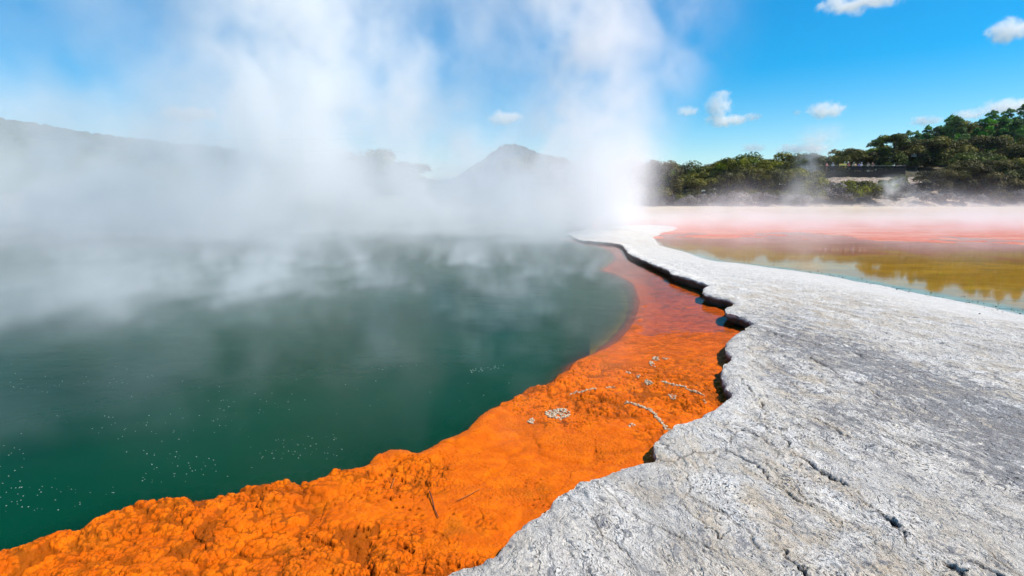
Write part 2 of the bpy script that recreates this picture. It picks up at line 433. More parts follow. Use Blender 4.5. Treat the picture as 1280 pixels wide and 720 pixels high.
def build_shelf():
    X2, Y2 = polar(-80, 84, 1800, 0.5, 44, 900, 2.2)
    k2 = inside(X2, Y2, SHELF); dA2 = dist_poly(X2, Y2, A); dC2 = dist_poly(X2, Y2, Cc)
    m = k2 | (dA2 < 0.9) | (dC2 < 0.9)
    x, y, k, dA, dC = X2[m], Y2[m], k2[m], dA2[m], dC2[m]
    sA = s_edge(x, y, np.where(k | (dC < dA), dA, -dA))
    sC = np.where(k | (dA < dC), dC, -dC)+fbm(x*1.2, y*1.2, 4, 105)*0.10
    top, u, v, calm = shelf_top(x, y, sA, sC)
    crack = np.zeros_like(x)
    for pts, w in CRACKS:
        L = chaikin([G(px, py, HS) for px, py in pts], 1); q = np.array(L)
        b = (x > q[:, 0].min()-.4) & (x < q[:, 0].max()+.4) & (y > q[:, 1].min()-.4) & (y < q[:, 1].max()+.4)
        bx, by = x[b], y[b]
        d = dist_poly(bx+fbm(bx*5, by*5, 5, 140, .68)*0.08, by+fbm(bx*5, by*5, 5, 141, .68)*0.08, L)
        ww = w*(0.06+1.1*np.clip(vnoise(bx*7, by*7, 142)*2.4-.75, 0, 1.1))
        crack[b] = np.maximum(crack[b], sm(1.0, 0.5, d/(ww+1e-5)))
        top[b] += -sm(1.4, 0.2, d/(ww+.002))*0.026+0.014*sm(0.14, 0.02, d)*np.clip(fbm(bx*5, by*12, 4, 143)+.3, 0, 1)
    f1, f2, _c = worley(u*.8+fbm(x*4, y*4, 4, 171)*.18, v*1.9+fbm(x*4, y*4, 4, 172)*.22, 170)
    ln = sm(.028, .010, (f2-f1)*(1+.04*y))*sm(.50, .66, vnoise(x*1.7, y*1.7, 173))*calm*sm(11, 7, y)
    crack = np.maximum(crack, ln*.5); top = top-ln*.007
    # vertices just outside the lip are pulled back onto it
    cell = np.maximum(0.012, y*y/1.9/560*1.3)
    # direction towards the shelf from the nearest point of the outline
    P = np.array(A); near_ = (sA < 0) & (sA > -2.6*cell)
    ix = np.nonzero(near_)[0]; bx, by = x[ix], y[ix]
    best = np.full(len(ix), 1e18); nx, ny = bx.copy(), by.copy()
    for (ax, ay), (cx, cy) in zip(A[:-1], A[1:]):
        ex, ey = cx-ax, cy-ay; L = ex*ex+ey*ey+1e-12
        t = np.clip(((bx-ax)*ex+(by-ay)*ey)/L, 0, 1); qx, qy = ax+t*ex, ay+t*ey; d = (bx-qx)**2+(by-qy)**2
        w = d < best; best[w] = d[w]; nx[w] = qx[w]; ny[w] = qy[w]
    dd = np.sqrt(best)+1e-6; sg = np.where(k[ix], -1.0, 1.0)   # outside: move toward the outline; inside but beyond the noisy lip: move away from it
    mv = -sA[ix]
    X, Y = x.copy(), y.copy()
    X[ix] += (nx-bx)/dd*mv*sg; Y[ix] += (ny-by)/dd*mv*sg
    keep1 = (sA >= 0) & (k | (dC < 0.8) | (dA < 0.3)) | near_
    dl = dist_poly(x, y, [G(px, py, HS) for px, py in [(925,400),(985,425),(1050,445),(1130,470),(1200,505),(1280,560),(1380,620)]])
    db = dist_poly(x, y, [G(px, py, HS) for px, py in [(1050,520),(1120,520),(1200,535),(1280,590)]])
    dark = np.exp(-(dl/(0.20+0.17*y*0.5))**2)+0.6*np.exp(-(db/0.4)**2)
    dark = np.maximum(dark, 0.65*np.exp(-((sA-0.55)/0.22)**2)*sm(9, 6.5, y)*sm(4.2, 5.2, y))
    dark = dark*(0.6+0.8*vnoise(u*.8, v*2, 160))*(0.1+0.9*calm)
    bank = sm(3.0+0.8*fbm(x*.7, y*.7, 3, 161), 0.6, sC)
    bank = np.maximum(bank, sm(9.0, 13, y)*0.8)*(1-0.45*sm(15, 24, y))
    lip = sm(0.40, 0.0, sA+fbm(x*3, y*3, 3, 162)*0.16)*sm(3.0, 5.0, y)*0.9+0.35*sm(0.35, 0.0, sA+fbm(x*4, y*4, 3, 163)*.15)*sm(4.5, 3.0, y)
    warm = 0.35+0.65*sm(-.2, .4, fbm(x*.6+2, y*.6, 3, 164))
    F2 = {n_: np.zeros(X2.shape) for n_ in ('dark', 'crack', 'bank', 'lip', 'warm', 'side')}
    for n_, a_ in (('dark', np.clip(dark, 0, 1)), ('crack', crack), ('bank', bank), ('lip', np.clip(lip, 0, 1)), ('warm', warm)): F2[n_][m] = a_
    XX, YY, ZZ, KK = X2.copy(), Y2.copy(), np.zeros(X2.shape), np.zeros(X2.shape, bool)
    XX[m], YY[m], ZZ[m], KK[m] = X, Y, top, keep1
    V = np.stack([XX, YY, ZZ], -1).reshape(-1, 3); Q = grid_faces(*X2.shape, KK)
    V, Q, at_ = compact(V, Q, {n_: a_.ravel() for n_, a_ in F2.items()})
    # the cut edge: a wall that follows the lip, ragged and undercut
    pts = []
    for (ax, ay), (cx, cy) in zip(A[:-1], A[1:]):
        d = math.dist((ax, ay), (cx, cy)); st = max(0.010, 0.0018*max(ay, 1)**1.5*.6); n = max(1, int(d/st))
        pts += [(ax+(cx-ax)*i/n, ay+(cy-ay)*i/n) for i in range(n)]
    P = np.array(pts+[A[-1]]); tg = np.gradient(P, axis=0)
    for _ in range(6): tg[1:-1] = (tg[:-2]+tg[1:-1]*2+tg[2:])/4
    tg /= np.linalg.norm(tg, axis=1)[:, None]+1e-9
    nrm = np.stack([tg[:, 1], -tg[:, 0]], 1)      # towards the shelf (it lies right of the line)
    px, py = P[:, 0], P[:, 1]
    off = np.zeros(len(P))
    for _ in range(4):
        qx, qy = px+nrm[:, 0]*off, py+nrm[:, 1]*off
        off = off-s_edge(qx, qy, off*1.0)*0.8
    lx, ly = px+nrm[:, 0]*off, py+nrm[:, 1]*off
    dCw = dist_poly(lx, ly, Cc); tz = shelf_top(lx, ly, np.zeros_like(lx), dCw)[0]
    arc = np.concatenate([[0], np.cumsum(np.linalg.norm(np.diff(P, axis=0), axis=1))])
    big = 0.10+0.05*np.clip(0.5+fbm(arc*.8, arc*0, 3, 150)*1.2, 0, 1.3)
    rows = [(-0.05, 0.012), (-0.012, 0.003), (0.0, 0.0)]
    Vw = []
    for i, (o_, z_) in enumerate(rows): Vw.append(np.stack([lx-nrm[:, 0]*o_*1.0, ly-nrm[:, 1]*o_*1.0, tz+z_-.006*(i == 0)*3], 1))
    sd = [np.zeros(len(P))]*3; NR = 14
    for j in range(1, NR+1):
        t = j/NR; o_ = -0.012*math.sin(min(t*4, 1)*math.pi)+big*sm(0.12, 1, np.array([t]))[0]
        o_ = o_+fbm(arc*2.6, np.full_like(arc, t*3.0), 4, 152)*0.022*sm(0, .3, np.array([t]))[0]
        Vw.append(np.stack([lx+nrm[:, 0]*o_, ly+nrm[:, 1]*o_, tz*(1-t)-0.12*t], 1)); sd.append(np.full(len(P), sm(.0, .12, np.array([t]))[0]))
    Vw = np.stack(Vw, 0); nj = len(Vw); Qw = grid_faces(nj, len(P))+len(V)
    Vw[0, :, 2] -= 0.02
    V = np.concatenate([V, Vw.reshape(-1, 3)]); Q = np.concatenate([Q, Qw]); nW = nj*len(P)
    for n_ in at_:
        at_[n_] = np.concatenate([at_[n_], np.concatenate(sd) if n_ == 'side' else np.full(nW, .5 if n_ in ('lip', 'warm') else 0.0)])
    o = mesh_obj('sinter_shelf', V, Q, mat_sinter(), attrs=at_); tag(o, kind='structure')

# ================================================================== right-hand pool: bed, pink terrace and water
def build_flats():
    x, y = polar(8, 84, 1000, 6, 150, 520, 6.0)
    k = inside(x, y, SHELF); dC = dist_poly(x, y, Cc)
    r = y+fbm(x*.12, y*.12, 3, 200)*3
    wid = x/np.maximum(y, 1)
    edge_y = 25.5-3.6*sm(.35, .9, wid)+fbm(x*.28, y*.28, 4, 201)*2.6+fbm(x*1.3, y*.5, 4, 202)*2.0
    rise = sm(-2.5, 5.5, y-edge_y+fbm(x*.5, y*.35, 4, 210)*5)
    left = sm(0.5, -0.3, dC-0.2)*0
    z = -0.05*sm(0.0, 1.5, dC)-0.06*sm(1, 5, dC)-0.035
    z = z*(1-rise)+0.012*rise+fbm(x*.5, y*.9, 4, 203)*0.012*rise
    z = z+sm(80, 100, y)*0.55+fbm(x*.3, y*.3, 3, 206)*0.2*sm(88, 97, y)
    c = np.zeros(x.shape+(3,)); 
    def lay(col, m):
        nonlocal c
        m = np.clip(m, 0, 1)[..., None]; c = c*(1-m)+np.array(col)*m
    lay((0.40, 0.215, 0.006), np.ones_like(x))
    n = fbm(x*.35, y*1.2, 4, 204); n2 = fbm(x*1.5, y*4, 4, 205)
    lay((0.50, 0.29, 0.010), sm(-.1, .5, n)); lay((0.22, 0.15, 0.015), sm(0.05, .6, n2)*.6)
    lay((0.42, 0.38, 0.26), sm(0.9, 0.2, dC+n2*.35)); lay((0.16, 0.30, 0.22), sm(1.0, .5, dC+n2*.4)*sm(.05, .4, dC)*sm(22, 14, y)*.6)
    lay((0.05, 0.14, 0.09), sm(.15, .5, n2)*sm(.9, .3, dC)*sm(20, 13, y)*.7)
    lay((0.36, 0.10, 0.03), sm(-2.8, -0.6, y-edge_y)*.8)
    pk = sm(-2.5, 4.5, y-edge_y+n2*2.5); lay((0.36, 0.16, 0.02), rise); lay((0.60, 0.20, 0.15), pk); lay((0.62, 0.34, 0.27), pk*sm(-.3, .4, n)*.8); lay((0.40, 0.12, 0.05), pk*sm(.1, .5, n2)*.4)
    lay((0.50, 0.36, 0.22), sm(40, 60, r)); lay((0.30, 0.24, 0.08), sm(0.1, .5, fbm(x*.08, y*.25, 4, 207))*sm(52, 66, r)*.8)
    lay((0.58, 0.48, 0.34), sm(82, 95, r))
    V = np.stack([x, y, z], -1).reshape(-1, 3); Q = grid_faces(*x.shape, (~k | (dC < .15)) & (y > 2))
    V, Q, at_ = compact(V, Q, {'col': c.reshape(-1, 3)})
    m, T, out = material('mineral_bed')
    P = T.n('ShaderNodeNewGeometry').outputs['Position']
    a = T.n('ShaderNodeAttribute', attribute_name='col').outputs['Color']
    f = noise(T, mapped(T, P, (1, 2.5, 1)), 2.5, 5, .6)
    cc = mixc(T, f.ss(.3, .75)*.35, a, (0.1, 0.06, 0.02))
    b = T.n('ShaderNodeBsdfPrincipled', {'Base Color': cc, 'Roughness': 0.85, 'Specular IOR Level': 0.1})
    T.t.links.new(b.outputs[0], out.inputs[0])
    o = mesh_obj('pool_bed', V, Q, m, attrs=at_); tag(o, kind='structure')
    keep = (~k | (dC < .5)) & (y < 36) & (y > 2)
    V = np.stack([x, y, np.zeros_like(x)-.002], -1).reshape(-1, 3); Q = grid_faces(*x.shape, keep)
    V, Q, at_ = compact(V, Q, {'op': np.zeros(x.size)})
    o = mesh_obj('ochre_pool_water', V, Q, mat_water('clear_water', (0.1, 0.1, 0.05), wave=0, ior=1.25, refl=.75), attrs=at_); tag(o, kind='structure')

# ================================================================== far land
def hill_h(x, y):
    """wooded slope behind the right-hand pool"""
    w = x/np.maximum(y, 1.0)
    ridge_y = 112+60*sm(.45, .95, w)
    ridge_h = 1.9+np.interp(w, [0.0, .25, .40, .50, .60, .70, .80, .90, 1.2], [22, 27, 44, 46, 59, 78, 93, 106, 122])/F*ridge_y
    tree = np.interp(w, [0, .3, .5, .65, .9, 1.2], [4.5, 5.0, 5.6, 6.2, 8.0, 9])
    top = np.maximum(ridge_h-tree, 1.0)
    t = np.clip((y-97)/(ridge_y-97), 0, 1.3)
    g = top*np.minimum(t**0.85, 1.04)+0.35*sm(94, 98, y)
    return g+fbm(x*.12, y*.12, 4, 300)*0.7*sm(97, 102, y)
def bench(x, y, g):
    """level cut that carries the lookout"""
    m = sm(62, 65, x)*sm(84, 81, x)*sm(115.5, 117.5, y)*sm(126, 122, y)
    return g*(1-m)+6.0*m
def hz(x, y):
    xa, ya = np.array([float(x)]), np.array([float(y)]); return float(bench(xa, ya, hill_h(xa, ya))[0])
def mat_ground(name, cols, scale=.2, bump=.3):
    m, T, out = material(name); P = T.n('ShaderNodeNewGeometry').outputs['Position']
    a, b_ = noise(T, P, scale, 6, .6), noise(T, P, scale*6, 5, .65)
    c = mixc(T, a.ss(.4, .6), cols[0], cols[1]); c = mixc(T, b_.ss(.45, .65), c, cols[2])
    bp = T.n('ShaderNodeBump', {'Height': b_, 'Strength': bump, 'Distance': 1.0/scale*.1})
    b = T.n('ShaderNodeBsdfPrincipled', {'Base Color': c, 'Roughness': .9, 'Normal': bp.outputs[0], 'Specular IOR Level': .1})
    T.t.links.new(b.outputs[0], out.inputs[0]); return m
def build_far():
    gx, gy = np.meshgrid(np.linspace(14, 330, 420), np.linspace(93, 250, 300))
    g = bench(gx, gy, hill_h(gx, gy))
    g = g+np.abs(fbm(gx*.9, gy*.9, 3, 310))*0.5*sm(98, 103, gy)
    edge = sm(14, 26, gx)
    g = g*edge+(-0.4)*(1-edge)
    V = np.stack([gx, gy, g], -1).reshape(-1, 3)
    m, T, out = material('pale_slope'); P = T.n('ShaderNodeNewGeometry').outputs['Position']
    a, b_ = noise(T, P, .35, 6, .6), noise(T, P, 2.2, 5, .65)
    rock = S(T, T.n('ShaderNodeAttribute', attribute_name='rock').outputs['Fac'])
    soil = mixc(T, a.ss(.4, .6), (0.05, 0.045, 0.025), (0.09, 0.075, 0.04))
    pale = mixc(T, b_.ss(.4, .62), (0.50, 0.40, 0.32), (0.16, 0.12, 0.10))
    c = mixc(T, rock, soil, pale)
    bp = T.n('ShaderNodeBump', {'Height': b_, 'Strength': .6, 'Distance': .6})
    b = T.n('ShaderNodeBsdfPrincipled', {'Base Color': c, 'Roughness': .9, 'Normal': bp.outputs[0]})
    T.t.links.new(b.outputs[0], out.inputs[0])
    rk = np.maximum(sm(101, 98, gy+fbm(gx*.2, gy*.2, 3, 311)*2), sm(59, 63, gx)*sm(83, 80, gx)*sm(119, 116, gy)*.9)
    o = mesh_obj('wooded_hillside', V, grid_faces(*gx.shape), m, attrs={'rock': rk.ravel()}); tag(o, kind='structure')
    # plain out to the horizon (one sheet, sunk under the pools)
    r = np.concatenate([[0.01, 40, 80, 92], np.geomspace(100, 6000, 40)]); th = np.linspace(0, 2*math.pi, 181)
    rr, tt = np.meshgrid(r, th, indexing='ij')
    X, Y = rr*np.sin(tt), rr*np.cos(tt)
    Z = np.where(rr < 95, -1.6, 0.25)
    Z = np.where((rr > 95) & (np.abs(tt) < 1.3) & (X > 10), -0.2, Z)
    o = mesh_obj('ground', np.stack([X, Y, Z], -1).reshape(-1, 3), grid_faces(*rr.shape),
                 mat_ground('plain', [(0.06, 0.08, 0.03), (0.12, 0.12, 0.05), (0.05, 0.06, 0.03)], .01)); tag(o, kind='structure')
    # the low far bank of the green pool
    gx, gy = np.meshgrid(np.linspace(-120, 34, 300), np.linspace(60, 130, 120))
    g = -0.3+2.6*sm(62, 90, gy+fbm(gx*.05, gy*.05, 3, 320)*8)+fbm(gx*.15, gy*.15, 4, 321)*.4
    e_ = sm(20, 6, gx); g = g*e_-.5*(1-e_)
    o = mesh_obj('far_bank', np.stack([gx, gy, g], -1).reshape(-1, 3), grid_faces(*gx.shape),
                 mat_ground('bank_soil', [(0.50, 0.42, 0.32), (0.40, 0.33, 0.22), (0.22, 0.18, 0.11)], .15)); tag(o, kind='structure')
    # forested hill on the left
    def hill(name, x0, x1, nx, y0, y1, ny, prof, yr, mat, rough, seed, cell=None, k=.45):
        gx, gy = np.meshgrid(np.linspace(x0, x1, nx), np.linspace(y0, y1, ny))
        H = np.interp(gx/gy, prof[0], prof[1])/F*yr+CAMZ
        t = np.clip((gy-y0)/(yr-y0), 0, 1); b = np.clip((y1-gy)/(y1-yr), 0, 1)
        g = H*np.minimum(sm(0, 1, t*1.0)*.5+.5*t, b**.7)
        g = g*(1+rough*fbm(gx/(.25*yr), gy/(.25*yr), 5, seed)*(1-t*.85))
        if cell:
            f1, f2, cid = worley(gx/cell, gy/cell, seed+9)
            wood = sm(-.35, .15, fbm(gx/(.2*yr), gy/(.12*yr), 4, seed+5)+(t-.45)*1.6)
            g = g+np.maximum(0, 1-(f1/.7)**2)*cell*k*(0.5+cid)*wood
        else: wood = np.ones_like(gx)
        o = mesh_obj(name, np.stack([gx, gy, g], -1).reshape(-1, 3), grid_faces(*gx.shape), mat, attrs={'wood': wood.ravel()}); tag(o, kind='structure')
    def hillmat(name, wood_c, grass_c, s):
        m, T, out = material(name); P = T.n('ShaderNodeNewGeometry').outputs['Position']
        w = S(T, T.n('ShaderNodeAttribute', attribute_name='wood').outputs['Fac'])
        n1, n2 = noise(T, P, s, 5, .65), noise(T, P, s*5, 4, .6)
        f = mixc(T, n2.ss(.35, .65), [v*.6 for v in wood_c], [v*1.3 for v in wood_c])
        c = mixc(T, w, mixc(T, n1.ss(.4, .6), grass_c, [v*.7 for v in grass_c]), f)
        b = T.n('ShaderNodeBsdfPrincipled', {'Base Color': c, 'Roughness': .95, 'Specular IOR Level': .05})
        T.t.links.new(b.outputs[0], out.inputs[0]); return m
    hill('forested_hill', -950, 60, 700, 300, 900, 320, ([-1.3, -.92, -.80, -.70, -.60, -.50, -.42, -.33, -.22, -.10, .02, .1], [102, 96, 82, 71, 62, 56, 44, 32, 24, 14, 6, 2]), 620,
         hillmat('hill_forest', (0.030, 0.055, 0.022), (0.16, 0.20, 0.06), .03), .18, 400, 9.0)
    hill('volcanic_mountain', -700, 900, 500, 1800, 3200, 220, ([-.3, -.10, -.085, -.055, -.03, -.012, .0, .02, .045, .07, .09, .12, .2, .3], [3, 22, 29, 42, 55, 62, 63, 60, 52, 48, 40, 32, 18, 6]), 2500,
         hillmat('mountain_scrub', (0.02, 0.04, 0.035), (0.05, 0.06, 0.045), .006), .10, 430, 22.0, .5)

# ================================================================== trees and shrubs
def leaf_mat(name, a, b, hue=.06):
    m, T, out = material(name)
    oi = T.n('ShaderNodeObjectInfo'); tint = S(T, T.n('ShaderNodeAttribute', attribute_name='tint').outputs['Fac'])
    c = mixc(T, tint, a, b)
    hv = S(T, oi.outputs['Random'])
    hs = T.n('ShaderNodeHueSaturation', {'Hue': hv*hue+(0.5-hue*.6), 'Saturation': hv*.3+.85, 'Value': hv*.6+.7, 'Color': c})
    d = T.n('ShaderNodeBsdfPrincipled', {'Base Color': hs.outputs[0], 'Roughness': .6, 'Specular IOR Level': .15})
    tl = T.n('ShaderNodeBsdfTranslucent', {'Color': hs.outputs[0]})
    mx = T.n('ShaderNodeMixShader', {0: .22, 1: d.outputs[0], 2: tl.outputs[0]})
    T.t.links.new(mx.outputs[0], out.inputs[0]); return m
def crown_mesh(lobes, n_per, size, seed):
    g = np.random.default_rng(seed); Vs, ts = [], []
    for c, r, tb in lobes:
        n = int(n_per*(r[0]*r[1])**.8)+30
        d = g.normal(size=(n, 3)); d /= np.linalg.norm(d, axis=1)[:, None]
        d[:, 2] = np.where(d[:, 2] < -.35, -d[:, 2]*.6, d[:, 2])
        rad = g.uniform(.60, 1.10, n)**.7
        ctr = np.array(c)+d*np.array(r)*rad[:, None]
        nm = d+g.normal(size=(n, 3))*.55+np.array([0, 0, .35]); nm /= np.linalg.norm(nm, axis=1)[:, None]
        u = np.cross(nm, g.normal(size=(n, 3))); u /= np.linalg.norm(u, axis=1)[:, None]; v = np.cross(nm, u)
        s = (size*g.uniform(.5, 1.35, n))[:, None]
        q = np.stack([ctr-u*s, ctr-v*s*.55+nm*s*.12, ctr+u*s, ctr+v*s*.6-nm*s*.1], 1)
        Vs.append(q.reshape(-1, 3)); ts.append(np.repeat(np.clip(tb+g.uniform(-.25, .25, n), 0, 1), 4))
    V = np.concatenate(Vs); return V, np.arange(len(V)).reshape(-1, 4), np.concatenate(ts)
def tube(V, Fc, pts, n=6):
    prev = None
    for i, (p, r) in enumerate(pts):
        p = Vector(p); d = (Vector(pts[min(i+1, len(pts)-1)][0])-Vector(pts[max(i-1, 0)][0])).normalized()
        a = d.orthogonal().normalized(); b = d.cross(a); st = len(V)
        for k in range(n):
            q = p+(a*math.cos(k*2*math.pi/n)+b*math.sin(k*2*math.pi/n))*r; V.append(tuple(q))
        if prev is not None:
            for k in range(n): Fc.append((prev+k, prev+(k+1) % n, st+(k+1) % n, st+k))
        else: Fc.append(tuple(st+k for k in range(n))[::-1])
        prev = st
    Fc.append(tuple(prev+k for k in range(n)))
PROTO = {}
def make_tree(kind, seed, H, W, matc, matt, style):
    g = random.Random(seed); lobes = []
    if style == 'dome':
        lobes = [((0, 0, H*.62), (W*.30, W*.30, H*.26), .35)]
        for k in range(11):
            a = k*2.4+g.random(); rr = W*g.uniform(.2, .40); zz = H*g.uniform(.45, .85)*(1-.25*(rr/W))
            s = g.uniform(.13, .22)*W; lobes.append(((rr*math.cos(a), rr*math.sin(a), zz), (s, s, s*g.uniform(.55, .8)), g.uniform(.1, .9)))
        for k in range(9):
            a = k*.7+g.random(); lobes.append(((W*.37*math.cos(a), W*.37*math.sin(a), H*g.uniform(.12, .4)), (W*.16, W*.16, H*.14), g.uniform(0, .8)))
    elif style == 'umbrella':
        for k in range(11):
            a = k*2.4+g.random()*.8; rr = W*g.uniform(.08, .42); zz = H*g.uniform(.55, .93)
            s = g.uniform(.13, .21)*W; lobes.append(((rr*math.cos(a), rr*math.sin(a), zz), (s*1.1, s*1.1, s*g.uniform(.45, .7)), g.uniform(.1, .9)))
        for k in range(8):
            a = k*.8+g.random(); q = g.uniform(.2, .38); lobes.append(((W*q*math.cos(a), W*q*math.sin(a), H*g.uniform(.2, .5)), (W*.16, W*.16, H*.13), g.uniform(0, .8)))
    elif style == 'pine':
        for k in range(17):
            t = (k+.5)/17; a = k*2.4+g.random()*.7; rr = W*.42*(1-t)**.5*g.uniform(.5, 1.05)+.05; zz = H*(.14+.80*t)
            s = W*(.13+.09*(1-t))*g.uniform(.8, 1.25); lobes.append(((rr*math.cos(a), rr*math.sin(a), zz), (s, s, s*.75), g.uniform(.1, .95)))
        lobes.append(((0, 0, H*.96), (W*.08, W*.08, H*.07), .6))
    elif style == 'shrub':
        for k in range(8):
            a = k*2.4+g.random(); rr = W*g.uniform(0, .33); zz = H*g.uniform(.3, .72)
            s = g.uniform(.16, .26)*W; lobes.append(((rr*math.cos(a), rr*math.sin(a), zz), (s, s, s*.8), g.uniform(.1, .9)))
    root = empty(kind)
    V, Q, t = crown_mesh(lobes, 165 if style != 'shrub' else 170, .20 if style != 'shrub' else .15, seed)
    cr = mesh_obj('crown', V, Q, matc, root, smooth=False, attrs={'tint': t})
    V, Fc = [], []
    lean = (g.uniform(-.3, .3), g.uniform(-.3, .3))
    r0 = .035*H*.6+.05
    tube(V, Fc, [((0, 0, -.6), r0*1.25), ((lean[0]*.3, lean[1]*.3, H*.22), r0), ((lean[0], lean[1], H*.5), r0*.7), ((lean[0]*.6, lean[1]*.6, H*.78), r0*.3)])
    for c, r, _ in lobes[1:9]:
        b = Vector((lean[0]*.7, lean[1]*.7, min(c[2]*.55, H*.5)))
        mid = b.lerp(Vector(c), .55)+Vector((0, 0, -.15))
        tube(V, Fc, [(tuple(b), r0*.45), (tuple(mid), r0*.3), (c, r0*.12)], 5)
    mesh_obj('trunk', V, Fc, matt, root)
    return root
def copy_thing(o):
    c = o.copy(); COL.objects.link(c)
    for ch in list(o.children):
        d = ch.copy(); COL.objects.link(d); d.parent = c
        for g in list(ch.children):
            e = g.copy(); COL.objects.link(e); e.parent = d
    return c
ORD = 'first second third fourth fifth sixth seventh eighth ninth tenth eleventh twelfth thirteenth fourteenth fifteenth sixteenth seventeenth eighteenth nineteenth twentieth'.split()
def ordinal(i, n):
    return (ORD[i]+' from the left') if i < (n+1)//2 else (ORD[n-1-i]+' from the right')
USED = set()
def place(protos, x, y, s, rz, label, cat, group):
    p = random.choice(protos)
    if p.name in USED: o = copy_thing(p)
    else: o = p; USED.add(p.name)
    z = hz(x, y) if x > 20 and y > 93 else 0.6
    o.location = (x, y, z-.15); o.rotation_euler = (0, 0, rz); o.scale = (s, s, s*random.uniform(.9, 1.12))
    tag(o, label, cat, group); return o
def build_trees():
    bark = simple('bark', (0.10, 0.08, 0.065), .9, .3, 5); grey = simple('grey_bark', (0.22, 0.20, 0.18), .9, .3, 5)
    olive = leaf_mat('olive_leaves', (0.010, 0.013, 0.003), (0.28, 0.26, 0.04), .05)
    dark = leaf_mat('dark_leaves', (0.007, 0.011, 0.004), (0.19, 0.23, 0.038), .05)
    pine = leaf_mat('pine_needles', (0.007, 0.020, 0.007), (0.14, 0.30, 0.045), .04)
    bright = leaf_mat('bright_leaves', (0.06, 0.08, 0.01), (0.26, 0.26, 0.04), .05)
    ashy = leaf_mat('grey_twigs', (0.10, 0.085, 0.08), (0.34, 0.30, 0.28), .03)
    K = [make_tree('broadleaf_tree', 11, 7.0, 8.0, olive, bark, 'dome'), make_tree('broadleaf_tree', 12, 6.4, 7.6, dark, bark, 'dome'), make_tree('broadleaf_tree', 13, 6.8, 8.4, olive, bark, 'dome')]
    U = [make_tree('flat_topped_tree', 21, 7.2, 8.2, dark, bark, 'umbrella'), make_tree('flat_topped_tree', 22, 6.6, 7.4, olive, bark, 'umbrella')]
    Pn = [make_tree('pine_tree', 31, 10.5, 7.0, pine, bark, 'pine'), make_tree('pine_tree', 32, 9.4, 6.4, pine, bark, 'pine'), make_tree('pine_tree', 33, 10.0, 7.6, pine, bark, 'pine')]
    Sh = [make_tree('shrub', 41, 2.6, 3.6, bright, grey, 'shrub'), make_tree('shrub', 42, 3.0, 3.8, olive, grey, 'shrub')]
    As = [make_tree('grey_brush', 51, 2.4, 3.6, ashy, grey, 'shrub'), make_tree('grey_brush', 52, 2.0, 3.0, ashy, grey, 'shrub')]
    J = lambda a: random.uniform(-a, a)
    def row(protos, y0, w0, w1, step, s, word, cat, group, skip=lambda x, y: False, jy=1.5, ss=.18):
        pts = []; x = w0*y0
        while x < w1*y0:
            px, py_ = x+J(step*.2), y0+J(jy)
            if not skip(px, py_): pts.append((px, py_))
            x += step
        for i, (px, py_) in enumerate(pts):
            place(protos, px, py_, s*(1+J(ss)), random.uniform(0, 6.28), f'{word}, {ordinal(i, len(pts))}', cat, group)
    clear = lambda x, y: (58 < x < 84 and y < 124)
    # brush along the waterline, then rows going up the slope
    row(As, 98.5, .265, .52, 2.6, 1.0, 'low ash grey brush along the far bank', 'brush', 'grey brush along the far shore', jy=.8)
    row(Sh+As, 98.8, .72, .96, 3.2, .95, 'low scrub bush at the right end of the far shore', 'bush', 'scrub along the far shore', jy=.8)
    row(Sh, 100.4, .27, .52, 3.4, 1.0, 'low olive shrub between brush and trees on the far bank', 'shrub', 'shrubs behind the shoreline brush', jy=.6)
    row(K, 102.5, .275, .53, 4.6, .80, 'olive bush tree behind the grey shoreline brush', 'tree', 'trees behind the far shore')
    row(K, 103, .74, 1.02, 5.0, .75, 'olive tree low on the right slope above the shore', 'tree', 'trees low on the right slope')
    row(K+U, 108, .285, .52, 5.0, .92, 'dark rounded tree half way up the left grove', 'tree', 'trees of the left grove', clear)
    row(K, 109, .73, 1.02, 5.6, .85, 'olive rounded tree in the second tier of the right slope', 'tree', 'trees of the right slope', clear)
    row(U+K+K, 113.5, .26, .52, 5.6, .98, 'flat crowned tree on the skyline of the left grove', 'tree', 'skyline trees of the left grove', clear)
    row(K, 116, .73, 1.02, 6.0, .95, 'spreading tree in the third tier of the right slope', 'tree', 'trees of the right slope', clear)
    row(K+U, 126.5, .48, .72, 4.6, .95, 'dark tree on the rise behind the lookout', 'tree', 'trees behind the lookout', lambda x, y: False)
    row(K, 133, .53, .76, 5.6, 1.0, 'spreading tree on the skyline above the lookout', 'tree', 'skyline trees above the lookout')
    row(K, 126, .74, 1.02, 6.6, 1.0, 'spreading tree in the fourth tier of the right slope', 'tree', 'trees of the right slope')
    row(K+Pn, 137, .76, 1.02, 6.6, .95, 'tree just below the pines on the right slope', 'tree', 'trees of the right slope')
    row(Pn, 142, .63, .82, 3.8, .66, 'smaller pine where the pine ridge begins', 'pine tree', 'pines of the right ridge')
    row(Pn, 148, .67, 1.02, 3.9, .78, 'dark pine in the front rank of the ridge', 'pine tree', 'pines of the right ridge')
    row(Pn, 158, .70, 1.02, 3.9, .80, 'dark pine in the middle rank of the ridge', 'pine tree', 'pines of the right ridge')
    row(K, 153, .71, 1.02, 6.0, 1.0, 'rounded dark tree between the ranks of pines', 'tree', 'trees of the right slope')
    row(Pn, 169, .72, 1.02, 3.9, .80, 'tall pine standing on the skyline of the right ridge', 'pine tree', 'pines of the right ridge')
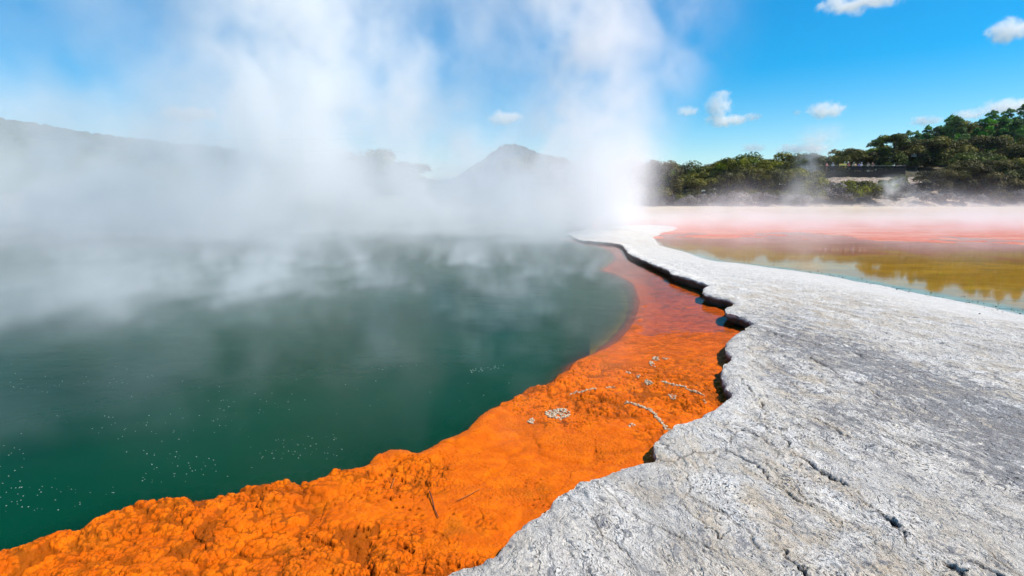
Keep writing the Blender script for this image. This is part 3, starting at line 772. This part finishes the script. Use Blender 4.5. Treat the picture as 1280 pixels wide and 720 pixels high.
    # shrubs on the pale slope under the lookout
    pts = sorted([(1040, 246, 100.5, 1.3, As), (1052, 252, 99.5, 1.0, As), (1058, 240, 103, 1.15, Sh), (1068, 250, 100, 1.25, Sh), (1078, 240, 104, 1.2, Sh), (1087, 250, 100.5, 1.35, Sh), (1062, 231, 108, 1.0, Sh), (1073, 230, 108, .9, Sh),
           (1098, 245, 103, 1.0, As), (1046, 232, 107, .9, As), (1092, 232, 108, .9, As), (1112, 240, 105, 1.1, Sh), (1122, 236, 107, 1.2, Sh), (1130, 244, 103, 1.1, As), (1120, 248, 101, .8, As), (1104, 229, 110, .7, Sh), (1035, 226, 110, .8, As)], key=lambda q: q[0])
    for i, (px, py, Y, s, pr) in enumerate(pts):
        x = at(px, py, Y)[0]; w = 'yellow green' if pr is Sh else 'ash grey'
        place(pr, x, Y, s, random.random()*6, f'{w} shrub on the slope under the lookout, {ordinal(i, len(pts))}', 'shrub', 'shrubs on the pale slope')
    # vague trees on the far bank behind the steam
    for i, (px, Y, s) in enumerate([(440, 84, 1.0), (460, 86, 1.2), (482, 84, .9), (505, 88, 1.0), (648, 92, 1.1), (662, 94, 1.3), (680, 92, 1.1), (698, 95, .9), (795, 100, 1.1), (804, 104, 1.2), (812, 101, 1.2), (826, 100, 1.0)]):
        x = at(px, 200, Y)[0]
        o = place(K, x, Y, s*.95, i, f'dark tree behind the steam across the green pool, {ordinal(i, 12)}', 'tree', 'trees seen through the steam')
        o.location.z = 1.6

# ================================================================== lookout with people
def box(V, Fc, c, s, rz=0):
    st = len(V); cz, sz = math.cos(rz), math.sin(rz)
    for dx in (-.5, .5):
        for dy in (-.5, .5):
            for dz in (-.5, .5):
                x, y = dx*s[0], dy*s[1]; V.append((c[0]+x*cz-y*sz, c[1]+x*sz+y*cz, c[2]+dz*s[2]))
    for f in ((0, 1, 3, 2), (4, 6, 7, 5), (0, 4, 5, 1), (2, 3, 7, 6), (0, 2, 6, 4), (1, 5, 7, 3)): Fc.append(tuple(st+k for k in f))
def bevel(o, w=.01):
    m = o.modifiers.new('bevel', 'BEVEL'); m.width = w; m.segments = 2; return o
DECK = 7.35
def build_lookout():
    Y = 117.6; x0, x1 = at(1028, 210, Y)[0], at(1132, 210, Y)[0]; L = x1-x0; cx = (x0+x1)/2
    wood = simple('dark_timber', (0.022, 0.02, 0.018), .85, .35, 3); rail = simple('weathered_rail', (0.30, 0.31, 0.27), .8, .25, 3)
    t = empty('viewing_platform', (cx, Y, 0)); tag(t, 'long dark timber lookout platform with handrail on the pale slope', 'lookout')
    V, Fc = [], []
    n = int(L/.15)
    for k in range(n): box(V, Fc, (-L/2+(k+.5)*L/n, 1.6, DECK-.03), (L/n-.01, 3.4, .05))
    bevel(mesh_obj('deck', V, Fc, wood, t, False), .004)
    V, Fc = [], []
    for k in range(9): box(V, Fc, (0, -.12, DECK-.16-k*.19), (L, .05, .175))
    bevel(mesh_obj('skirt', V, Fc, wood, t, False))
    V, Fc = [], []
    box(V, Fc, (0, -.05, DECK+1.08), (L, .12, .05)); bevel(mesh_obj('handrail', V, Fc, rail, t, False))
    V, Fc = [], []
    for k in range(4): box(V, Fc, (0, -.03, DECK+.18+k*.23), (L, .03, .13))
    bevel(mesh_obj('rail_boards', V, Fc, wood, t, False))
    for k in range(9):
        V, Fc = [], []; box(V, Fc, (-L/2+.06+k*(L-.12)/8, .05, (DECK+1.05+5.0)/2), (.1, .1, DECK+1.05-5.0)); bevel(mesh_obj('post', V, Fc, wood, t, False))
def skin_mesh(name, verts, edges, mat, parent, root=0, lv=2):
    me = bpy.data.meshes.new(name); me.from_pydata([v[:3] for v in verts], edges, []); me.materials.append(mat)
    o = bpy.data.objects.new(name, me); COL.objects.link(o); o.parent = parent
    o.modifiers.new('skin', 'SKIN'); 
    if not me.skin_vertices: me.skin_vertices.new()
    for i, v in enumerate(verts):
        r = v[3]; me.skin_vertices[0].data[i].radius = (r, v[4] if len(v) > 4 else r); me.skin_vertices[0].data[i].use_root = (i == root)
    s = o.modifiers.new('sub', 'SUBSURF'); s.levels = lv; s.render_levels = lv
    for p in me.polygons: p.use_smooth = True
    return o
def person(px, Y, rz, shirt_c, trouser_c, hair_c, label, lean=0.0, hat=None, arm=.35, s=1.0):
    x = at(px, 205, Y)[0]
    t = empty('person', (x, Y, DECK), rz); t.scale = (s, s, s); tag(t, label, 'person', 'people at the lookout rail')
    skin = simple('skin', (0.50, 0.30, 0.21), .6, .08)
    ly = -lean
    b = [(0, 0, .95, .13, .10), (0, ly*.4, 1.18, .13, .10), (0, ly, 1.40, .15, .10), (0, ly*1.1, 1.50, .055), (0, ly*1.15-.01, 1.60, .085, .095), (0, ly*1.15, 1.70, .075, .085)]
    e = [(0, 1), (1, 2), (2, 3), (3, 4), (4, 5)]
    for sg in (-1, 1):
        k = len(b)
        b += [(sg*.19, ly, 1.40, .055), (sg*.24, ly-.05, 1.14, .043), (sg*.20, ly-arm, 1.08, .032), (sg*.19, ly-arm-.10, 1.07, .028)]
        e += [(2, k), (k, k+1), (k+1, k+2), (k+2, k+3)]
        k = len(b)
        b += [(sg*.10, 0, .88, .085), (sg*.11, -.01, .48, .058), (sg*.11, .02, .10, .040), (sg*.12, -.12, .04, .038)]
        e += [(0, k), (k, k+1), (k+1, k+2), (k+2, k+3)]
    skin_mesh('body', b, e, skin, t)
    S_ = [(0, 0, .92, .16, .125), (0, ly*.4, 1.18, .155, .125), (0, ly, 1.40, .175, .125), (0, ly*1.06, 1.46, .085)]
    E_ = [(0, 1), (1, 2), (2, 3)]
    for sg in (-1, 1):
        k = len(S_); S_ += [(sg*.20, ly, 1.40, .072), (sg*.235, ly-.02, 1.22, .062)]; E_ += [(2, k), (k, k+1)]
    skin_mesh('shirt', S_, E_, simple('cloth', shirt_c, .85, .1), t)
    T_ = [(0, 0, .92, .15, .12)]; E2 = []
    for sg in (-1, 1):
        k = len(T_); T_ += [(sg*.10, 0, .84, .10), (sg*.11, -.01, .48, .075), (sg*.11, .02, .14, .06)]; E2 += [(0, k), (k, k+1), (k+1, k+2)]
    skin_mesh('trousers', T_, E2, simple('cloth', trouser_c, .85, .1), t)
    if hat: skin_mesh('hat', [(0, ly*1.15, 1.70, .10, .11), (0, ly*1.15, 1.78, .085, .095), (0, ly*1.15-.12, 1.68, .05, .03)], [(0, 1), (0, 2)], simple('hat_cloth', hat, .8), t)
    else: skin_mesh('hair', [(0, ly*1.15+.02, 1.67, .09, .10), (0, ly*1.15+.02, 1.76, .07, .08)], [(0, 1)], simple('hair_strands', hair_c, .7), t)
def build_people():
    Y = 118.15
    person(1033.5, 118.0, .3, (.62, .12, .10), (.55, .28, .22), (.05, .03, .02), 'person in a red top standing alone at the left end of the lookout', 0, None, .2)
    person(1041, 118.9, -.4, (.75, .78, .80), (.10, .12, .16), (.10, .06, .03), 'person in a white shirt standing back under the trees near the left end', 0, (.8, .82, .85))
    person(1060.5, Y, .1, (.70, .06, .05), (.04, .05, .12), (.03, .02, .02), 'person in a red shirt leaning on the rail beside the yellow board', .12, (.6, .05, .04))
    person(1066.5, Y, -.1, (.70, .62, .45), (.05, .06, .10), (.20, .11, .05), 'person in a cream shirt between the red and the blue shirts', .14, (.75, .68, .5))
    person(1069.5, Y+.5, .4, (.55, .35, .12), (.08, .08, .09), (.04, .03, .02), 'person in a tan shirt standing behind the cream shirt', 0, None)
    person(1073.5, Y, .0, (.06, .16, .60), (.05, .06, .10), (.04, .02, .01), 'person in a bright blue shirt leaning on the rail', .14, None)
    person(1076.2, Y+.1, .2, (.75, .78, .86), (.08, .12, .28), (.30, .20, .10), 'person in a pale shirt and pale hat right beside the blue shirt', .10, (.7, .75, .9))
    person(1085, Y, -.2, (.70, .62, .50), (.10, .08, .06), (.22, .12, .06), 'person in a beige top, left one of the pair near the bare rail', .14, None)
    person(1090.5, Y+.15, .2, (.16, .06, .05), (.04, .04, .05), (.45, .30, .16), 'fair haired person in a dark red top, right one of the pair', .05, None, .35, 1.06)
    V, Fc = [], []
    x = at(1053.5, 205, 117.5)[0]
    box(V, Fc, (0, 0, .17), (1.5, .04, .34)); box(V, Fc, (-.6, .03, -.10), (.05, .04, .5)); box(V, Fc, (.6, .03, -.10), (.05, .04, .5))
    o = mesh_obj('sign_board', V, Fc, simple('yellow_paint', (.72, .58, .10), .6), None, False); bevel(o, .01); o.location = (x, 117.46, DECK+1.13)
    tag(o, 'long low plain yellow board along the top of the lookout handrail', 'board')
    # pale hut glimpsed between the trees
    x = at(1143, 188, 139)[0]; z = at(1143, 188, 139)[2]
    t = empty('garden_hut', (x, 128.0, z-1.1)); t.location.x = at(1143, 188, 128)[0]; t.location.z = at(1143, 190, 128)[2]-.9; t.scale = (.4, .4, .22)
    tag(t, 'tiny pale blue hut glimpsed between the trees under the pines', 'hut')
    V, Fc = [], []; box(V, Fc, (0, 0, .9), (1.7, 1.7, 3.0)); bevel(mesh_obj('wall', V, Fc, simple('pale_blue_paint', (.75, .84, .92), .6), t, False), .02)
    V = [(-1.1, -1.1, 2.4), (1.1, -1.1, 2.4), (1.1, 1.1, 2.4), (-1.1, 1.1, 2.4), (-1.1, 0, 3.1), (1.1, 0, 3.1)]
    mesh_obj('roof', V, [(0, 1, 5, 4), (2, 3, 4, 5), (0, 4, 3), (1, 2, 5), (0, 3, 2, 1)], simple('pale_iron', (.7, .72, .75), .5), t, False)

# ================================================================== small things on the ledge
def zl(x, y):
    z, _, _ = ledge_height(np.array([x]), np.array([y])); return float(z[0])
def ico(r=1.0, sub=1):
    import bmesh
    bm = bmesh.new(); bmesh.ops.create_icosphere(bm, subdivisions=sub, radius=r)
    V = np.array([v.co[:] for v in bm.verts]); Q = np.array([[v.index for v in f.verts] for f in bm.faces]); bm.free(); return V, Q
IV, IQ = ico(1, 2)
def blobs(name, cents, mat, seed=1, jit=.18):
    g = np.random.default_rng(seed); Vs, Qs = [], []
    for i, (x, y, z, r) in enumerate(cents):
        s = r*np.array([g.uniform(.8, 1.25), g.uniform(.8, 1.25), g.uniform(.55, .85)])
        V = IV*(1+g.normal(size=(len(IV), 1))*jit*.5)*s+np.array([x, y, z]); Vs.append(V); Qs.append(IQ+i*len(IV))
    return mesh_obj(name, np.concatenate(Vs), np.concatenate(Qs), mat)
def build_small():
    m, T, out = material('pale_crust'); P = T.n('ShaderNodeNewGeometry').outputs['Position']
    n1, n2 = noise(T, P, 40, 4, .6), noise(T, P, 130, 3, .6)
    c = mixc(T, n1.ss(.4, .62), (0.58, 0.48, 0.34), (0.38, 0.22, 0.10)); c = mixc(T, n2.ss(.58, .7)*.6, c, (0.12, 0.07, 0.04))
    b = T.n('ShaderNodeBsdfPrincipled', {'Base Color': c, 'Roughness': .85, 'Normal': T.n('ShaderNodeBump', {'Height': n2, 'Strength': .6, 'Distance': .006}).outputs[0]})
    T.t.links.new(b.outputs[0], out.inputs[0])
    g = random.Random(5)
    def ridge(pts, r, label, dens=1.5, wid=.5):
        L = [G(px, py, 0.03) for px, py in pts]; C_ = []
        for a, b in zip(L[:-1], L[1:]):
            d = math.dist(a, b); r_ = r*.72; n = max(2, int(d/r_*dens*1.5))
            for k in range(n):
                t = k/n; x = a[0]+(b[0]-a[0])*t+g.gauss(0, r*wid); y = a[1]+(b[1]-a[1])*t+g.gauss(0, r*wid)
                C_.append((x, y, max(zl(x, y), -.01)+r*.25, r_*g.uniform(.4, 1.0)))
        o = blobs('crust_ridge', C_, m, len(C_)); tag(o, label, 'mineral crust', 'pale crusts on the orange ledge')
    ridge([(782, 504), (795, 508), (806, 513), (816, 520), (824, 528), (832, 536), (838, 541)], .016, 'long curved beaded crust ridge that runs down to the white shelf', 2.2)
    ridge([(827, 480), (838, 482), (848, 486), (856, 489)], .016, 'upper half of the broken beaded crust near the dark notch', 2.4)
    ridge([(857, 491), (866, 494), (874, 497), (880, 499)], .016, 'lower half of the broken beaded crust near the dark notch', 2.2)
    ridge([(713, 495), (722, 494), (730, 493), (737, 491), (745, 490)], .015, 'thin straight beaded crust near the edge of the green water', 2.0)
    ridge([(757, 488), (763, 487), (768, 486)], .016, 'short crust bar right of the thin straight crust', 1.8)
    def patch(px, py, w, h, r, n, label):
        cx, cy = G(px, py, 0.04); sx = w/F*cy; C_ = []
        sy = abs(G(px, py-h, 0.04)[1]-cy)
        for k in range(int(n*2)):
            a, q = g.random()*6.28, math.sqrt(g.random()); x, y = cx+sx*q*math.cos(a), cy+sy*q*math.sin(a)
            C_.append((x, y, zl(x, y)+r*.25, r*.8*g.uniform(.3, 1.0)))
        o = blobs('crust_patch', C_, m, n+int(px)); tag(o, label, 'mineral crust', 'pale crusts on the orange ledge')
    patch(697, 519, 17, 6, .017, 90, 'widest pale knobbly crust patch on the orange ledge')
    patch(664, 527, 5, 3, .014, 14, 'small pale crust left of the widest patch')
    patch(811, 479, 5, 3, .017, 16, 'round pale crust left of the broken beaded crust')
    patch(840, 499, 4, 3, .014, 12, 'small double crust below the broken beaded crust')
    patch(789, 532, 5, 1.5, .011, 12, 'flat brownish crust left of the long curved ridge')
    patch(820, 449, 5, 2, .018, 12, 'upper crust crumb on the reddish wet part of the ledge')
    patch(832, 449, 5, 1.5, .014, 8, 'crust crumb right of the upper crumb on the reddish part')
    patch(815, 455, 3, 3, .018, 9, 'crust crumb just below the upper crumb on the reddish part')
    patch(786, 467, 3, 1.5, .014, 8, 'lone crust crumb furthest left on the reddish part')
    patch(797, 472, 3, 1.5, .013, 7, 'dark capped crumb between the lone crumb and the round crust')
    patch(881, 503, 2, 1.5, .013, 5, 'tiny crumb at the lower end of the broken beaded crust')
    stick = simple('wet_stick', (0.10, 0.03, 0.01), .7, .3, 20)
    for pts, r, lab in (([(537, 615), (540, 625), (543, 638), (548, 650)], .0042, 'dark thin straight stick lying on the orange lumps'),
                        ([(493, 596), (491, 604), (489, 611)], .0036, 'short orange stained twig near the knobbly rim'),
                        ([(571, 629), (585, 622), (600, 612)], .0032, 'faint orange coated twig right of the dark stick')):
        V, Fc = [], []; L = [G(px, py, .06) for px, py in pts]
        q = [((x, y, zl(x, y)+.012+.004*math.sin(i*2)), r*(1-.12*i)) for i, (x, y) in enumerate(L)]
        tube(V, Fc, q, 7); o = mesh_obj('twig', V, Fc, stick if r > .004 else simple('orange_stick', (.45, .12, .01), .7)); tag(o, lab, 'twig')
    # gas bubbles and foam flecks on the green water
    C_ = []; k = 0
    while len(C_) < 330:
        px, py = g.uniform(0, 640), g.uniform(455, 640)
        v = float(fbm(np.array([px/70.]), np.array([py/28.]), 3, 500)[0])
        if v < .08 and g.random() > .04: continue
        x, y = G(px, py, 0)
        d = ledge_height(np.array([x]), np.array([y]), False)[1][0]
        if d > -.35: continue
        C_.append((x, y, .001, g.uniform(.0012, .0042)))
    for _ in range(26):
        px = g.uniform(588, 632); x, y = G(px, 464-(px-588)*.12+g.gauss(0, 1.5)); C_.append((x, y, .001, g.uniform(.003, .0055)))
    o = blobs('bubbles', C_, simple('foam', (.28, .34, .30), .3, .1), 3); tag(o, kind='stuff')
    # dark crumbs and grit on the shelf's right bank
    C_ = []
    for _ in range(170):
        px = g.uniform(960, 1290); base = np.interp(px, [960, 1035, 1100, 1185, 1290], [336, 345, 358, 375, 398])
        py = base+(g.gauss(-2, 3.0) if g.random() < .7 else abs(g.gauss(0, 25))+3)
        x, y = G(px, py, 0.02); C_.append((x, y, .012+(.09 if py > base+14 else .0), g.uniform(.005, .013)))
    o = blobs('grit', C_, simple('dark_grit', (.06, .06, .05), .9), 4); tag(o, kind='stuff')

# ================================================================== steam and clouds (voxel volumes made by geometry nodes)
def steam_mat(name, dens, col=(1, 1, 1), an=0.0):
    m, T, out = material(name)
    inf = T.n('ShaderNodeAttribute', attribute_name='density')
    d = S(T, inf.outputs['Fac'])*dens
    v = T.n('ShaderNodeVolumeScatter', {'Color': (*col, 1), 'Density': d, 'Anisotropy': an})
    T.t.links.new(v.outputs[0], out.inputs['Volume']); return m
def volume(name, lo, hi, vox, field, mat, loc=(0, 0, 0)):
    """box of voxels; FIELD builds the density from the position"""
    me = bpy.data.volumes.new(name); me.materials.append(mat)
    o = bpy.data.objects.new(name, me); COL.objects.link(o); o.location = loc
    ng = bpy.data.node_groups.new(name, 'GeometryNodeTree')
    ng.interface.new_socket('Geometry', in_out='OUTPUT', socket_type='NodeSocketGeometry')
    T = NT(ng); out = ng.nodes.new('NodeGroupOutput')
    pos = T.n('GeometryNodeInputPosition').outputs[0]
    sep = T.n('ShaderNodeSeparateXYZ', {0: pos})
    dn = field(T, pos, *[S(T, sep.outputs[k]) for k in range(3)])
    res = [max(8, int((b-a)/vox)) for a, b in zip(lo, hi)]
    vc = T.n('GeometryNodeVolumeCube', {'Density': dn, 'Background': 0.0, 'Min': tuple(lo), 'Max': tuple(hi), 'Resolution X': res[0], 'Resolution Y': res[1], 'Resolution Z': res[2]})
    sm_ = T.n('GeometryNodeSetMaterial', {0: vc.outputs[0]}); sm_.inputs['Material'].default_value = mat
    ng.links.new(sm_.outputs[0], out.inputs[0])
    md = o.modifiers.new('voxels', 'NODES'); md.node_group = ng
    return o
def warped(T, pos, scale, amt, seed=0.0):
    nd = T.n('ShaderNodeTexNoise', {'Vector': T.n('ShaderNodeVectorMath', {0: pos, 1: (seed, seed*.7, seed*1.3)}, operation='ADD').outputs[0], 'Scale': scale, 'Detail': 3.0})
    v = T.n('ShaderNodeVectorMath', {0: nd.outputs[1], 1: (.5, .5, .5)}, operation='SUBTRACT').outputs[0]
    v = T.n('ShaderNodeVectorMath', {0: v, 'Scale': amt}, operation='SCALE').outputs[0]
    return T.n('ShaderNodeVectorMath', {0: pos, 1: v}, operation='ADD').outputs[0]
def gn_noise(T, v, scale, detail=5, rough=.55, stretch=(1, 1, 1)):
    v = T.n('ShaderNodeVectorMath', {0: v, 1: stretch}, operation='MULTIPLY').outputs[0]
    return S(T, T.n('ShaderNodeTexNoise', {'Vector': v, 'Scale': scale, 'Detail': float(detail), 'Roughness': rough}).outputs[0])
def build_steam():
    def main(T, pos, x, y, z):
        w = warped(T, warped(T, pos, .16, 4.5), .60, 2.0, 5.0)
        n = gn_noise(T, w, .34, 7, .62, (1, 1, .85))
        lowf = gn_noise(T, pos, .10, 2, .5)
        puff = gn_noise(T, w, .13, 3, .5)
        ws = T.n('ShaderNodeSeparateXYZ', {0: warped(T, pos, .12, 5.0, 31.0)}); wx, wz = S(T, ws.outputs[0]), S(T, ws.outputs[2])
        # bank lying on the pool
        hl = lowf.ss(.35, .65)*3.0+2.2
        xr = (y*.25-x).ss(-1.5, 2.5)
        bank = (z/hl*-1).exp()*y.ss(12, 30)*y.ss(62, 54)*xr*(x.ss(-24, -10)*.95+.5)
        lft = (z/3.4*-1).exp()*x.ss(-8, -20)*y.ss(14, 34)*y.ss(60, 54)*.52
        def col(cx, cy, slope, rx, ry, grow, amp, H):
            dx = (wx-(z*slope+cx))/(z*grow+rx); dy = (y-cy)/(z*grow+ry)
            return ((dx*dx+dy*dy)*-1).exp()*amp*(z/H*-1).exp()
        cols = col(-11.6, 32, -.12, 3.4, 5, .09, 3.4, 40)+col(5.3, 33, -.10, 1.9, 3, .09, 2.3, 34)
        thin = col(-8.0, 37, .24, 3.0, 5, .14, .95, 20)+col(-1.5, 36, -.1, 3.6, 5, .06, 1.1, 4)+col(6.0, 34, .26, 1.2, 3, .12, .9, 16)+col(-27, 38, -.25, 7, 6, .25, .55, 22)*z.ss(12.0, 7.5)
        den = (bank+lft)*(n-.40).mx(0)*(puff.ss(.36, .60)*1.2+.35)*6.0+cols*((n-.44).mx(0)*9.0).mn(1.6)*(puff.ss(.34, .55)*.8+.3)+thin*(n-.47).mx(0)*7
        den = den*z.ss(-.05, .25)*z.ss(19.8, 17)*x.ss(-63, -57)*x.ss(17.5, 14)*y.ss(12.6, 17)*y.ss(63.5, 61)
        return (den-.012).mx(0)
    o = volume('steam', (-64, 12.5, 0.01), (18, 64, 20), .20, main, steam_mat('steam_vapour', .18)); tag(o, kind='stuff')
    def near(T, pos, x, y, z):
        w = warped(T, warped(T, pos, .45, 1.6, 7.0), 1.3, .5, 3.0)
        n = gn_noise(T, w, .75, 6, .60, (1.5, .8, .8)); big = gn_noise(T, pos, .22, 2, .5)
        blob = (((x+6.8)/2.6)*((x+6.8)/2.6)+((y-9.6)/2.4)*((y-9.6)/2.4))
        d = (z/.55*-1).exp()*(n-.49).mx(0)*13*(big.ss(.40, .60)+.10)*(y.ss(5, 12)*1.5+.7)
        d = d+(z/.8*-1).exp()*(n-.33).mx(0)*5*(blob*-1).exp()*2.2
        d = d*(y*.24-x).ss(-.3, 1.6)*z.ss(-.02, .08)*z.ss(2.7, 1.6)*y.ss(3.2, 4.5)*y.ss(20, 16)*x.ss(-17.8, -15)
        return (d-.01).mx(0)
    o = volume('thin_steam', (-18, 3, 0.005), (5, 20, 2.8), .09, near, steam_mat('thin_vapour', .17)); tag(o, kind='stuff')
    def right(T, pos, x, y, z):
        w = warped(T, pos, .25, 3.0, 17.0)
        n = gn_noise(T, w, .4, 5, .58, (1, 1, .8)); big = gn_noise(T, pos, .12, 2, .5)
        lay = (z/(big.ss(.4, .6)*.45+.35)*-1).exp()*y.ss(22.5, 31)*y.ss(66, 46)*1.9
        def plume(px, Y, rx, H, amp, sl=.3):
            dx = (x-(z*sl+at(px, 250, Y)[0]))/(z*.3+rx); dy = (y-Y)/(z*.3+rx*1.2)
            return ((dx*dx+dy*dy)*-1).exp()*(z/H*-1).exp()*amp
        pl = plume(995, 76, 1.9, 2.2, 2.8)+plume(1130, 88, 2.0, 1.8, 1.4)+plume(900, 74, 2.2, 1.0, 1.2)+plume(1060, 70, 3, .8, 1.0)
        d = lay*(n-.36).mx(0)*3+pl*(n-.42).mx(0)*5
        d = d*z.ss(-.02, .2)*z.ss(7.6, 5.5)*y.ss(18.5, 24)*y.ss(95, 88)*(x/y).ss(.19, .28)*x.ss(88, 80)
        return (d-.01).mx(0)
    o = volume('low_steam', (5, 18, 0.01), (90, 96, 8), .30, right, steam_mat('low_vapour', .18)); tag(o, kind='stuff')
    def vent(T, pos, x, y, z):
        w = warped(T, pos, .35, 2.2, 27.0); n = gn_noise(T, w, .5, 5, .6)
        dx = (x-z*.35)/(z*.22+1.0); dy = y/(z*.2+1.2)
        return (((dx*dx+dy*dy)*-1).exp()*(n-.40).mx(0)*6*z.ss(-.1, .4)*z.ss(10.5, 6)-.01).mx(0)
    for px, py, Y, s, am, lab in ((1004, 222, 106, 1.0, .34, 'pale wisp of steam rising from the trees left of the lookout'), (1103, 258, 98, .55, .30, 'thin bluish wisp of steam rising from the shore below the lookout')):
        p = at(px, py, Y); o = volume('steam_wisp', (-5, -5, 0), (9, 5, 11), .28, vent, steam_mat('wisp_vapour', am), p); o.scale = (s, s, s); tag(o, lab, 'steam')
def build_haze():
    me = bpy.data.meshes.new('haze'); V, Fc = [], []
    box(V, Fc, (0, 0, 148), (12200, 12200, 304)); m, T, out = material('thin_air_haze')
    v = T.n('ShaderNodeVolumePrincipled', {'Color': (.60, .82, 1.0, 1), 'Density': .00006, 'Anisotropy': .2}); T.t.links.new(v.outputs[0], out.inputs['Volume'])
    o = mesh_obj('haze', V, Fc, m, None, False); tag(o, kind='stuff')
def build_clouds():
    # small fair-weather clouds far beyond the hills
    M = steam_mat('cloud_vapour', .020, an=.1)
    L = [(1075, 2, 46, 9, 'torn white cloud cut by the top edge of the sky'), (1264, 38, 26, 14, 'puffy white cloud high at the right edge of the sky'), (632, 147, 22, 9, 'small white cloud between the two steam columns'),
         (898, 132, 17, 15, 'ragged upright cloud just right of the tall steam column'), (908, 150, 26, 8, 'faint shred of cloud beneath the ragged upright one'), (941, 146, 11, 5, 'tiny oval cloud right of the ragged one'), (1032, 138, 23, 10, 'lone flat based cloud over the middle of the grove'),
         (860, 139, 14, 6, 'faint cloud touching the right side of the steam column'), (942, 185, 15, 6, 'small low cloud above the flat crowned trees'), (1158, 151, 18, 6, 'thin white cloud left of the pine ridge'), (1262, 133, 34, 8, 'low bank of cloud behind the highest pines'), (1212, 143, 20, 6, 'low cloud peeping over the pine ridge'),
         (996, 141, 5, 4, 'tiny speck of cloud left of the flat based cloud'), (1000, 186, 30, 5, 'thin streak of cloud low over the grove'), (240, 143, 34, 8, 'thin white cloud above the left hill'), (905, 117, 9, 5, 'small puff on top of the ragged upright cloud')]
    Y = 4200.0
    for i, (px, py, w, h, lab) in enumerate(L):
        p = at(px, py, Y); sx, sz = w/F*Y, h/F*Y; sy = sx*.8
        sc_ = max(sx, sz)
        def f(T, pos, x, y, z, sx=sx, sy=sy, sz=sz, sc_=sc_, i=i):
            wp = warped(T, pos, 1.8/sc_, .9*sc_, 11.0*i+3*sc_)
            sp = T.n('ShaderNodeSeparateXYZ', {0: wp}); a, b, c = [S(T, sp.outputs[k]) for k in range(3)]
            r2 = (a/sx)*(a/sx)+(b/sy)*(b/sy)+(c/sz)*(c/sz)
            n = gn_noise(T, wp, 4.0/sc_, 5, .62)
            e = (x/sx)*(x/sx)+(y/sy)*(y/sy)+(z/sz)*(z/sz)
            return ((1.0-r2*.9+(n-.5)*3.2-.15)*1.0).mx(0).mn(1.0)*e.ss(2.1, 1.0)
        o = volume('cloud', (-sx*1.5, -sy*1.5, -sz*1.5), (sx*1.5, sy*1.5, sz*1.5), sc_/26, f, M, p)
        tag(o, lab, 'cloud', 'small fair weather clouds')

# ================================================================== light, sky, camera
def build_light():
    w = bpy.data.worlds.new('World'); sc.world = w; w.use_nodes = True
    nt = w.node_tree; nt.nodes.clear(); T = NT(nt)
    sky = T.n('ShaderNodeTexSky'); sky.sky_type = 'NISHITA'; sky.sun_disc = False
    sky.sun_elevation = R(SUN_EL); sky.sun_rotation = R(SUN_AZ); sky.altitude = 300; sky.air_density = 1.0; sky.dust_density = .35; sky.ozone_density = 2.2
    hs = T.n('ShaderNodeHueSaturation', {'Hue': .492, 'Saturation': 1.74, 'Value': 1.0, 'Color': sky.outputs[0]})
    bg = T.n('ShaderNodeBackground', {'Color': hs.outputs[0], 'Strength': .13})
    o = T.n('ShaderNodeOutputWorld'); nt.links.new(bg.outputs[0], o.inputs[0])
    L = bpy.data.lights.new('sun', 'SUN'); L.energy = 5.0; L.angle = R(.53); L.color = (1, .93, .82)
    so = bpy.data.objects.new('sun', L); COL.objects.link(so); so.location = (30, 20, 60)
    d = Vector((math.sin(R(SUN_AZ))*math.cos(R(SUN_EL)), math.cos(R(SUN_AZ))*math.cos(R(SUN_EL)), math.sin(R(SUN_EL))))
    so.rotation_euler = (-d).to_track_quat('-Z', 'Y').to_euler()
    cam = bpy.data.cameras.new('camera'); co = bpy.data.objects.new('camera', cam); COL.objects.link(co)
    co.location = (0, 0, CAMZ); co.rotation_euler = (R(90)-PITCH, 0, 0)
    cam.sensor_width = 36; cam.lens = 36*F/1280; cam.clip_start = .05; cam.clip_end = 20000
    sc.camera = co
    sc.view_settings.view_transform = 'Standard'; sc.view_settings.look = 'None'; sc.view_settings.gamma = 1; sc.view_settings.exposure = EXPO
    c = sc.cycles
    c.use_denoising = True; c.max_bounces = 10; c.diffuse_bounces = 2; c.glossy_bounces = 3; c.transparent_max_bounces = 12; c.volume_bounces = 8
    c.volume_step_rate = 3.0; c.volume_max_steps = 256; c.sample_clamp_indirect = 4; c.use_adaptive_sampling = True; c.adaptive_threshold = .02
    c.caustics_reflective = False; c.caustics_refractive = False
EXPO = 0.30

import time
for f in (build_ledge, build_shelf, build_flats, build_far, build_trees, build_lookout, build_people, build_small, build_steam, build_haze, build_clouds, build_light):
    t0 = time.time(); f(); print('BUILD', f.__name__, round(time.time()-t0, 1))
